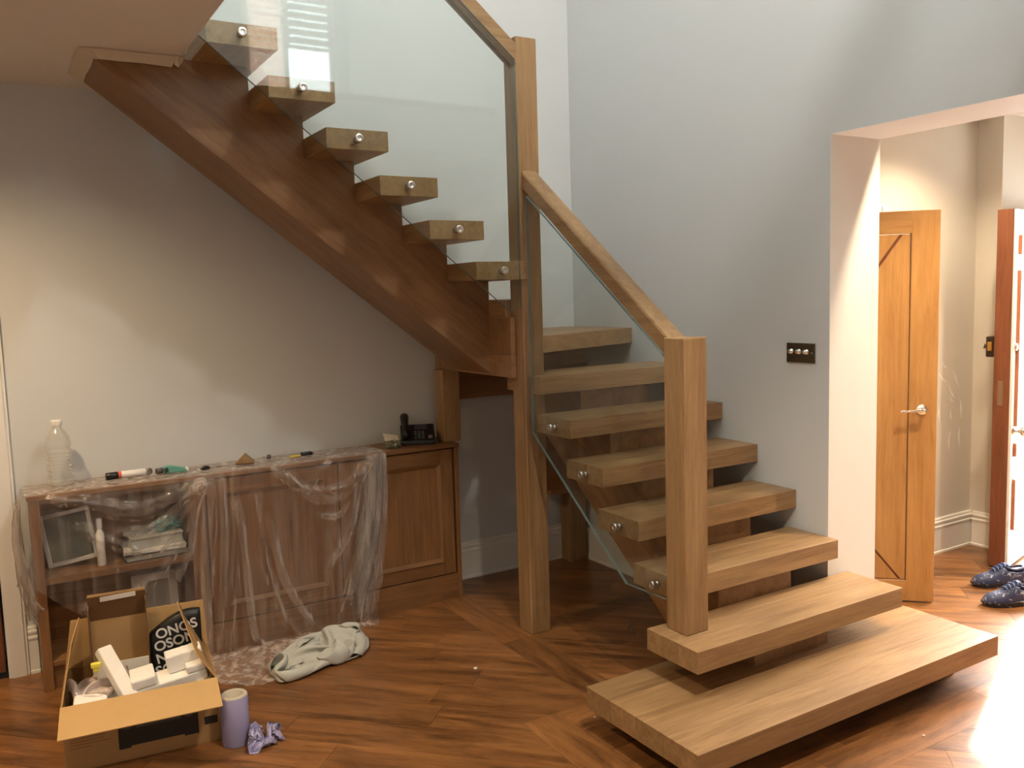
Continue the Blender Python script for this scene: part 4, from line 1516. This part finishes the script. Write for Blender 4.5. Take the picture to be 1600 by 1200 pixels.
flap('flap', [(0.0, 0.0, BH + 0.003), (BW, 0.0, BH + 0.003), (BW + 0.002, -0.158, BH - 0.040), (-0.004, -0.158, BH - 0.042)], cardIn)
flap('flap', [(0.0, BD, BH + 0.002), (BW, BD, BH + 0.002), (BW - 0.006, BD + 0.012, BH + 0.185), (0.03, BD + 0.012, BH + 0.185)], cardIn)
flap('flap', [(0.003, 0.005, BH + 0.002), (0.003, BD - 0.005, BH + 0.002), (0.060, BD - 0.03, BH + 0.205), (0.040, 0.13, BH + 0.18)], cardM)
flap('flap', [(BW - 0.003, BD - 0.01, BH + 0.002), (BW - 0.003, 0.012, BH + 0.002), (BW - 0.060, 0.055, BH + 0.085), (BW - 0.105, BD - 0.055, BH + 0.215)], cardM)
# print on the front
inkM = plain('black_print', (0.018, 0.016, 0.015), 0.45, var=0.2)
inkG = plain('grey_print', (0.06, 0.055, 0.05), 0.4)
pr_ = prism('printed_picture', [(0.175, 0.045), (0.215, 0.045), (0.215, 0.052), (0.395, 0.052), (0.395, 0.045), (0.445, 0.045), (0.445, 0.195), (0.175, 0.195)], 'y', -0.0008, -0.0001, inkM, bx, local=True)
pr_['label'] = 'black print of an amplifier on the box front'
for cx_ in (0.205, 0.412):
    lathe('printed_dial', [(0.020, 0), (0.020, -0.0006)], inkG, bx, 20, (cx_, -0.0009, 0.135), 'y', local=True)
box('printed_strip', 0.235, 0.385, -0.0015, -0.0009, 0.115, 0.150, inkG, bx, local=True)
box('printed_mark', 0.466, 0.512, -0.0008, -0.0001, 0.07, 0.10, inkM, bx, local=True)
inkB = plain('faint_print', (0.24, 0.135, 0.055), 0.8)
for i in range(8):
    box('printed_line', 0.02, 0.02 + (0.12, 0.10, 0.13, 0.09, 0.12, 0.11, 0.13, 0.07)[i], -0.0006, -0.0001, 0.160 - i * 0.011, 0.163 - i * 0.011, inkB, bx, local=True)

BXM = parent_world(bx)


def bw(x, y, z):
    return BXM @ Vector((x, y, z))


# inner carton, open towards the camera, lid standing
ic = thing('inner_carton', 'tall open brown carton with a white label standing in the box', 'carton', bw(0.20, 0.27, 0.006), bx.rotation_euler[2])
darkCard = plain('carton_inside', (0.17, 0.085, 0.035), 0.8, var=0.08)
x0, x1, dd, hh = -0.105, 0.100, 0.075, 0.515
box('back_wall', x0, x1, dd - 0.004, dd, 0, hh, cardIn, ic, local=True)
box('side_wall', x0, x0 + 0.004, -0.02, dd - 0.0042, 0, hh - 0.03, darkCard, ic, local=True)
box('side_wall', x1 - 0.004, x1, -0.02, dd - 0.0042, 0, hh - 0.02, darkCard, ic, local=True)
box('front_wall', x0 + 0.0042, x1 - 0.0042, -0.02, -0.016, 0, 0.27, paperM, ic, local=True)
flap('lid', [(x0, dd - 0.005, hh - 0.10), (x1, dd - 0.005, hh - 0.10), (x1, dd - 0.045, hh + 0.005), (x0, dd - 0.045, hh + 0.005)], darkCard, 0.003, ic)
flap('label_strip', [(x0 + 0.045, dd - 0.0502, hh - 0.017), (x1 - 0.035, dd - 0.0502, hh - 0.012), (x1 - 0.035, dd - 0.0572, hh + 0.007), (x0 + 0.045, dd - 0.0572, hh + 0.003)], plain('white_label', (0.85, 0.84, 0.82), 0.5), 0.001, ic)

# black printed bag with white lettering
sbag = thing('black_bag', 'black carrier bag printed with white letters tucked in the box', 'bag', bw(0.389, 0.285, 0.02), bx.rotation_euler[2])
bm = bmesh.new()
pts = []
NBX, NBZ = 14, 12
fr_, bk_ = [], []
for i in range(NBZ + 1):
    a, b = [], []
    for j in range(NBX + 1):
        u, v = j / NBX, i / NBZ
        x = -0.085 + 0.19 * u
        top = 0.36 + 0.05 * math.sin(u * 2.2) - 0.03 * (1 - u)
        z = v * top
        bulge = 0.012 * math.sin(u * math.pi) * math.sin(v * 2.6)
        a.append(bm.verts.new((x, -0.012 - bulge, z)))
        b.append(bm.verts.new((x, 0.012 + bulge, z)))
    fr_.append(a)
    bk_.append(b)
for g3 in (fr_, bk_):
    for r1_, r2_ in zip(g3, g3[1:]):
        for j in range(NBX):
            bm.faces.new((r1_[j], r1_[j + 1], r2_[j + 1], r2_[j])).smooth = True
for i in range(NBZ):
    bm.faces.new((fr_[i][0], fr_[i + 1][0], bk_[i + 1][0], bk_[i][0]))
    bm.faces.new((fr_[i][-1], fr_[i + 1][-1], bk_[i + 1][-1], bk_[i][-1]))
for j in range(NBX):
    bm.faces.new((fr_[-1][j], fr_[-1][j + 1], bk_[-1][j + 1], bk_[-1][j]))
    bm.faces.new((fr_[0][j], fr_[0][j + 1], bk_[0][j + 1], bk_[0][j]))
finish(bm, 'bag_body', plain('black_card', (0.012, 0.012, 0.013), 0.4), sbag, local=True)
letterM = plain('white_letter', (0.72, 0.72, 0.74), 0.5)


def lettering(txt, x, y, z, size, tilt, parent, name='lettering', mat=letterM):
    c = bpy.data.curves.new(name, 'FONT')
    c.body = txt
    c.size = size
    c.extrude = 0.0004
    c.offset = 0.0012
    c.align_x = 'CENTER'
    tmp = bpy.data.objects.new('tmp_text', c)
    COL.objects.link(tmp)
    dg = bpy.context.evaluated_depsgraph_get()
    me = bpy.data.meshes.new_from_object(tmp.evaluated_get(dg))
    bpy.data.objects.remove(tmp)
    me.transform(Matrix.Translation((x, y, z)) @ Matrix.Rotation(tilt, 4, 'Y') @ Matrix.Rotation(math.radians(90), 4, 'X'))
    me.name = name
    me.materials.clear()
    return link(name, me, mat, parent, local=True)


for i, (t_, xo) in enumerate((('ONOS', 0.016), ('OSON', 0.008), ('NOSO', 0.012), ('SONO', 0.008), ('ONOS', 0.010))):
    lettering(t_, xo, -0.0262, 0.325 - i * 0.049, 0.054, math.radians(-10), sbag)

# foam blocks
foamM = plain('white_foam', (0.86, 0.84, 0.80), 0.75, var=0.03, vscale=60, bump=0.15, bscale=260)


def foam(name, label, parts_, loc, rot):
    t = thing(name, label, 'foam block', loc, 0.0, 'white foam packing in the cardboard box')
    M = Matrix.Rotation(rot[2] + bx.rotation_euler[2], 4, 'Z') @ Matrix.Rotation(rot[1], 4, 'Y') @ Matrix.Rotation(rot[0], 4, 'X')
    for nm, b in parts_:
        bm = bmesh.new()
        add_box(bm, *b, 0.006, 2)
        bmesh.ops.transform(bm, matrix=M, verts=bm.verts)
        finish(bm, nm, foamM, t, local=True)
    return t


fb = thing('foam_bar', 'narrow white foam bar leaning out of the cardboard box', 'foam block', bw(0.225, 0.040, 0.205), 0.0, 'white foam packing in the cardboard box')
bm = bmesh.new()
add_box(bm, -0.027, 0.027, -0.019, 0.019, 0.0, 0.225, 0.006, 2)
dirv = (bw(0.150, 0.160, 0.345) - bw(0.225, 0.040, 0.205)).normalized()
bmesh.ops.transform(bm, matrix=dirv.to_track_quat('Z', 'Y').to_matrix().to_4x4(), verts=bm.verts)
finish(bm, 'bar', foamM, fb, local=True)
foam('foam_cradle', 'large white foam cradle filling the right half of the box',
     [('slab', (-0.13, 0.13, -0.055, 0.055, 0.0, 0.085)), ('rib', (-0.13, -0.045, -0.055, 0.055, 0.086, 0.125)), ('rib', (0.0, 0.13, -0.008, 0.055, 0.086, 0.155)), ('rib', (0.06, 0.13, -0.055, -0.010, 0.086, 0.115))],
     bw(0.368, 0.118, 0.160), (math.radians(4), math.radians(-7), math.radians(3)))
foam('foam_corner', 'small white foam corner at the left front of the box', [('block', (-0.055, 0.055, -0.035, 0.035, 0.0, 0.07))], bw(0.085, 0.06, 0.165), (math.radians(5), math.radians(8), 0))
PACK_FILM = clear_sheet('packing_film', (0.95, 0.93, 0.92), 1.45, haze=0.45, haze_col=(0.88, 0.80, 0.76), rough=0.15, facing=0.35)
yb_ = thing('yellow_tab', 'small yellow plastic clip on the milky bag', 'clip', bw(0.115, 0.135, 0.296), bx.rotation_euler[2])
yM = plain('yellow_plastic', (0.78, 0.70, 0.10), 0.4)
box('clip_head', -0.016, 0.018, -0.010, 0.010, 0.016, 0.034, yM, yb_, 0.003, local=True)
box('clip_stem', -0.009, 0.009, -0.007, 0.007, 0.0, 0.0158, yM, yb_, 0.002, local=True)
fill = crumple('tissue_wad', *bw(0.475, 0.075, 0.16), 0.035, 0.045, 0.05, paperM, seed=6, amp=0.6)
tag(fill, 'white tissue wad at the right end of the box', 'tissue')
base_pad = box('packing_pad', 0.02, BW - 0.02, 0.02, 0.235, 0.006, 0.085, foamM, None, 0.01)
base_pad.location = bw(BW / 2, 0.1275, 0.046)
base_pad.rotation_euler = (0, 0, bx.rotation_euler[2])
tag(base_pad, 'flat white packing pad at the bottom of the box', 'packing pad')

# ================================================================ lilac roll and its crumpled strip
lilac = plain('lilac_film', (0.31, 0.29, 0.47), 0.5, var=0.05, vscale=20)
rl = thing('film_roll', 'lilac roll of protective film standing beside the box', 'roll', (-2.395, -1.165, 0))
rc = (-2.395, -1.165, 0.0)
bm = bmesh.new()
add_lathe(bm, [(0.0335, 0.001), (0.049, 0.001), (0.050, 0.003), (0.050, 0.181), (0.0485, 0.183)], 36, rc, cap=False)
finish(bm, 'film_winding', lilac, rl)
bm = bmesh.new()
add_lathe(bm, [(0.033, 0.002), (0.0335, 0.187), (0.036, 0.1885), (0.044, 0.1885), (0.0482, 0.185), (0.0482, 0.178)], 36, rc, cap=False)
finish(bm, 'cardboard_core', plain('core_board', (0.50, 0.45, 0.36), 0.7), rl)
# a twisted strip of film: a ribbon that loops over itself
bm = bmesh.new()
ctrl = [(-2.345, -1.232, 0.012), (-2.350, -1.236, 0.040), (-2.328, -1.205, 0.052), (-2.330, -1.215, 0.040), (-2.345, -1.258, 0.022), (-2.362, -1.272, 0.012), (-2.335, -1.268, 0.018), (-2.300, -1.262, 0.010),
        (-2.285, -1.238, 0.020), (-2.262, -1.205, 0.050), (-2.270, -1.225, 0.030), (-2.248, -1.262, 0.010)]
P3 = []
Pp = [ctrl[0]] + ctrl + [ctrl[-1]]
for i in range(1, len(Pp) - 2):
    for k in range(8):
        t = k / 8
        P3.append(Vector([0.5 * (2 * Pp[i][c] + (Pp[i + 1][c] - Pp[i - 1][c]) * t + (2 * Pp[i - 1][c] - 5 * Pp[i][c] + 4 * Pp[i + 1][c] - Pp[i + 2][c]) * t * t
                                 + (3 * Pp[i][c] - Pp[i - 1][c] - 3 * Pp[i + 1][c] + Pp[i + 2][c]) * t ** 3) for c in range(3)]))
prev = None
for i, p in enumerate(P3):
    d = (P3[min(i + 1, len(P3) - 1)] - P3[max(i - 1, 0)]).normalized()
    a = i * 0.23
    s_ = d.cross(Vector((math.sin(a), math.cos(a), 0.8))).normalized()
    n_ = d.cross(s_)
    row = []
    for k in range(7):
        w = (k / 6 - 0.5) * 0.052
        q = p + s_ * w + n_ * 0.009 * (1 if k % 2 else -1) * (0.6 + 0.8 * abs(nz(i, k, 0, 0.7)))
        q.z = max(q.z, 0.001 + 0.001 * (k % 2))
        row.append(bm.verts.new(q))
    if prev:
        for k in range(6):
            bm.faces.new((prev[k], prev[k + 1], row[k + 1], row[k]))
    prev = row
o = finish(bm, 'film_strip', plain('lilac_strip', (0.36, 0.34, 0.53), 0.4, var=0.05), None)
md = o.modifiers.new('thick', 'SOLIDIFY'); md.thickness = 0.001
tag(o, 'crumpled strip of lilac film on the floor beside the roll', 'film strip')

# ================================================================ grey rag
ragM = plain('grey_cotton', (0.50, 0.51, 0.46), 0.9, var=0.05, vscale=40, bump=0.12, bscale=700, sheen=0.2)
rag = thing('cotton_rag', 'pale grey cotton rag heaped on the floor before the plastic sheet', 'rag', (-1.89, -0.60, 0))
def crumpled_cloth(nx, ny, w, h, a1, b1, steps, seed):
    """a flat cloth pushed together on the floor until it buckles into folds (position based relaxation)"""
    r = np.random.RandomState(seed)
    gx, gy = np.meshgrid(np.linspace(-w / 2, w / 2, nx), np.linspace(-h / 2, h / 2, ny))
    P = np.stack([gx, gy, 0.012 + 0.0 * gx], -1)
    for k in range(9):
        kx, ky, ph = r.uniform(-26, 26), r.uniform(-26, 26), r.uniform(0, 6)
        P[..., 2] += 0.006 * (1 + np.sin(kx * gx + ky * gy + ph))
    V = np.zeros_like(P)

    def heap(x, y):                                          # layers buried under the top one
        return 0.004 + 0.040 * np.exp(-((x + 0.03) / 0.13) ** 2 - ((y + 0.01) / 0.085) ** 2) + 0.050 * np.exp(-((x - 0.17) / 0.07) ** 2 - ((y - 0.03) / 0.07) ** 2)

    cons = []
    for dj, di, st in ((0, 1, 1.0), (1, 0, 1.0), (1, 1, 0.6), (1, -1, 0.6), (0, 2, 0.5), (2, 0, 0.5), (0, 4, 0.15), (4, 0, 0.15)):
        sa = (slice(0, ny - dj), slice(max(0, -di), nx - max(0, di)))
        sb = (slice(dj, ny), slice(max(0, di), nx + min(0, di)))
        L0 = math.hypot(di * w / (nx - 1), dj * h / (ny - 1))
        cons.append((sa, sb, L0, st))
    cell = w / (nx - 1)
    for s in range(steps):
        t = min(1.0, s / (steps * 0.7))
        V *= 0.90
        V[..., 2] -= 0.0003
        V += r.normal(0, 0.0003, V.shape) * (1 - t)
        Q = P + V
        A, B = (w * 0.58) * (1 - t) + a1 * t, (h * 0.58) * (1 - t) + b1 * t
        for it in range(5):
            D = np.zeros_like(Q)
            C = np.zeros(Q.shape[:2])
            for sa, sb, L0, st in cons:
                d = Q[sb] - Q[sa]
                n = np.linalg.norm(d, axis=-1)
                c = (d * (st * 0.5 * (1 - L0 / np.maximum(n, 1e-6)))[..., None])
                D[sa] += c
                D[sb] -= c
                C[sa] += 1
                C[sb] += 1
            Q += D * (1.9 / C)[..., None]
            ang = np.arctan2(Q[..., 1] / B, Q[..., 0] / A)
            lim = 1 + 0.10 * np.sin(3 * ang + seed) + 0.07 * np.sin(5 * ang + 2 * seed)
            rr = np.hypot(Q[..., 0] / A, Q[..., 1] / B)
            k = np.where(rr > lim, lim / np.maximum(rr, 1e-6), 1.0)
            Q[..., 0] *= k
            Q[..., 1] *= k
            Q[..., 2] = np.clip(Q[..., 2], heap(Q[..., 0], Q[..., 1]) * t, 0.16)
        if s % 4 == 0 and s > steps * 0.15:                 # keep layers apart
            F = Q.reshape(-1, 3)
            G = (F * F).sum(1)
            D2 = G[:, None] + G[None, :] - 2 * F @ F.T
            i, j = np.nonzero(D2 < (0.85 * cell) ** 2)
            m = (i < j)
            i, j = i[m], j[m]
            far = (np.abs(i // nx - j // nx) > 2) | (np.abs(i % nx - j % nx) > 2)
            i, j = i[far], j[far]
            if len(i):
                d = F[j] - F[i]
                n = np.maximum(np.linalg.norm(d, axis=1), 1e-5)
                c = d * (0.4 * (0.85 * cell / n - 1))[:, None]
                np.add.at(F, i, -c)
                np.add.at(F, j, c)
                F[:, 2] = np.maximum(F[:, 2], heap(F[:, 0], F[:, 1]) * t)
        V = np.clip(Q - P, -0.01, 0.01)
        P = Q
    return P


def cloth_object(name, P, place, mat, parent, thick=0.0018):
    ny_, nx_ = P.shape[:2]
    bm = bmesh.new()
    rv = [bm.verts.new(place @ Vector(p)) for p in P.reshape(-1, 3)]
    for j in range(ny_ - 1):
        for i in range(nx_ - 1):
            bm.faces.new((rv[j * nx_ + i], rv[j * nx_ + i + 1], rv[(j + 1) * nx_ + i + 1], rv[(j + 1) * nx_ + i])).smooth = True
    o = finish(bm, name, mat, parent)
    md = o.modifiers.new('sub', 'SUBSURF')
    md.levels = md.render_levels = 1
    md = o.modifiers.new('thick', 'SOLIDIFY')
    md.thickness = thick
    return o


cloth_object('rag_cloth', crumpled_cloth(54, 40, 0.90, 0.66, 0.27, 0.165, 180, 4),
             Matrix.Translation((-1.885, -0.60, -0.001)) @ Matrix.Rotation(math.radians(24), 4, 'Z'), ragM, rag)

pbag = cloth_object('packing_bag', crumpled_cloth(34, 30, 0.34, 0.30, 0.100, 0.085, 110, 7),
                    Matrix.Translation(bw(0.112, 0.150, 0.185)) @ Matrix.Diagonal((1, 1, 1.25, 1)), PACK_FILM, None, 0.0006)
tag(pbag, 'milky crumpled plastic bag stuffed in the left of the box', 'plastic bag')

# ================================================================ masking tape left on the ceiling joint
tapeM = plain('masking_tape', (0.62, 0.53, 0.40), 0.7, var=0.08, vscale=30)
tp = thing('masking_tape', 'torn strips of masking tape where the stair beam meets the ceiling', 'masking tape', (-2.52, -0.68, H1))


def tape(pts_top, pts_bot):
    bm = bmesh.new()
    A = [bm.verts.new(p) for p in pts_top]
    B = [bm.verts.new(p) for p in pts_bot]
    for i in range(len(A) - 1):
        bm.faces.new((A[i], A[i + 1], B[i + 1], B[i]))
    o = finish(bm, 'tape_strip', tapeM, tp)
    md = o.modifiers.new('thick', 'SOLIDIFY')
    md.thickness = 0.0008
    md.offset = 0
    return o


zc = H1 - 0.002
tape([(-2.628, -0.704, zc), (-2.56, -0.706, zc), (-2.48, -0.706, zc - 0.001), (-2.40, -0.708, zc), (-2.358, -0.708, zc)],
     [(-2.632, -0.676, 2.551), (-2.56, -0.677, 2.550), (-2.48, -0.678, 2.552), (-2.40, -0.678, 2.549), (-2.372, -0.679, 2.548)])
tape([(-2.362, -0.708, zc), (-2.352, -0.715, zc), (-2.343, -0.722, zc - 0.002)],
     [(-2.364, -0.680, 2.560), (-2.348, -0.682, 2.548), (-2.330, -0.690, 2.575)])
tape([(-2.343, -0.722, zc - 0.002), (-2.336, -0.74, zc), (-2.332, -0.78, zc)],
     [(-2.330, -0.690, 2.575), (-2.326, -0.71, 2.598), (-2.326, -0.76, 2.603)])
und = lambda x: 1.25 - 0.79 * (x + 1.0) - 0.004
tape([(-2.700, -0.690, zc), (-2.702, -0.55, zc), (-2.701, -0.40, zc), (-2.704, -0.268, zc)],
     [(-2.650, -0.686, und(-2.650)), (-2.648, -0.55, und(-2.648)), (-2.652, -0.40, und(-2.652)), (-2.65, -0.270, und(-2.65))])
tape([(-2.700, -0.692, zc), (-2.66, -0.698, zc), (-2.628, -0.704, zc)], [(-2.650, -0.686, und(-2.650)), (-2.643, -0.679, 2.548), (-2.630, -0.677, 2.551)])

# ================================================================ bits on the floor
bitM = plain('plaster_bit', (0.75, 0.72, 0.66), 0.8)
for k, (x, y, s, lab) in enumerate(((-1.356, -1.118, 0.011, 'white plaster crumb on the floor left of the stair foot'), (-0.300, -2.545, 0.006, 'white plaster crumb on the floor before the bottom tread'),
                                    (-1.19, -1.765, 0.005, 'tiny white plaster crumb on the border plank by the bottom tread'))):
    o = crumple('plaster_crumb', x, y, 0.0005, s, s * 0.8, s * 0.5, bitM, seed=20 + k, amp=0.7)
    tag(o, lab, 'plaster crumb', 'plaster crumbs on the floor')

# ================================================================ house across the way, seen only as a reflection in the glass
brickM, nt_, b_ = mat_new('red_brick')
tc2 = nt_.nodes.new('ShaderNodeTexCoord')
mp2 = nt_.nodes.new('ShaderNodeMapping')
mp2.inputs['Rotation'].default_value = (math.radians(90), 0, 0)
br = nt_.nodes.new('ShaderNodeTexBrick')
br.inputs['Color1'].default_value = (0.26, 0.11, 0.08, 1)
br.inputs['Color2'].default_value = (0.40, 0.22, 0.17, 1)
br.inputs['Mortar'].default_value = (0.55, 0.52, 0.48, 1)
br.inputs['Scale'].default_value = 1.0
br.inputs['Brick Width'].default_value = 0.22
br.inputs['Row Height'].default_value = 0.075
br.inputs['Mortar Size'].default_value = 0.01
nt_.links.new(tc2.outputs['Object'], mp2.inputs['Vector'])
nt_.links.new(mp2.outputs[0], br.inputs['Vector'])
nt_.links.new(br.outputs[0], b_.inputs['Base Color'])
b_.inputs['Roughness'].default_value = 0.85
nb = thing('brick_house', 'red brick neighbouring house reflected in the upper glass', 'house', (-2.0, -8.8, 0))
box('gable_wall', -4.5, 0.34, -8.9, -8.6, 0, 6.2, brickM, nb)
prism('roof', [(-9.4, 6.2), (-8.4, 6.2), (-8.9, 7.0)], 'x', -4.7, 0.45, plain('roof_tile', (0.16, 0.10, 0.085), 0.8, var=0.2), nb)
gr = box('ground', -14, 14, -14, YF - 0.16, -0.3, -0.15, plain('paving', (0.35, 0.34, 0.32), 0.9, var=0.15))
struct(gr, 'grey paved ground outside the house', 'ground')
gr2 = box('ground_porch', 2.76, 14, YF - 0.15, 6, -0.3, -0.1, plain('porch_paving', (0.42, 0.41, 0.39), 0.9, var=0.15))
struct(gr2, 'pale paved ground outside the front door', 'ground')
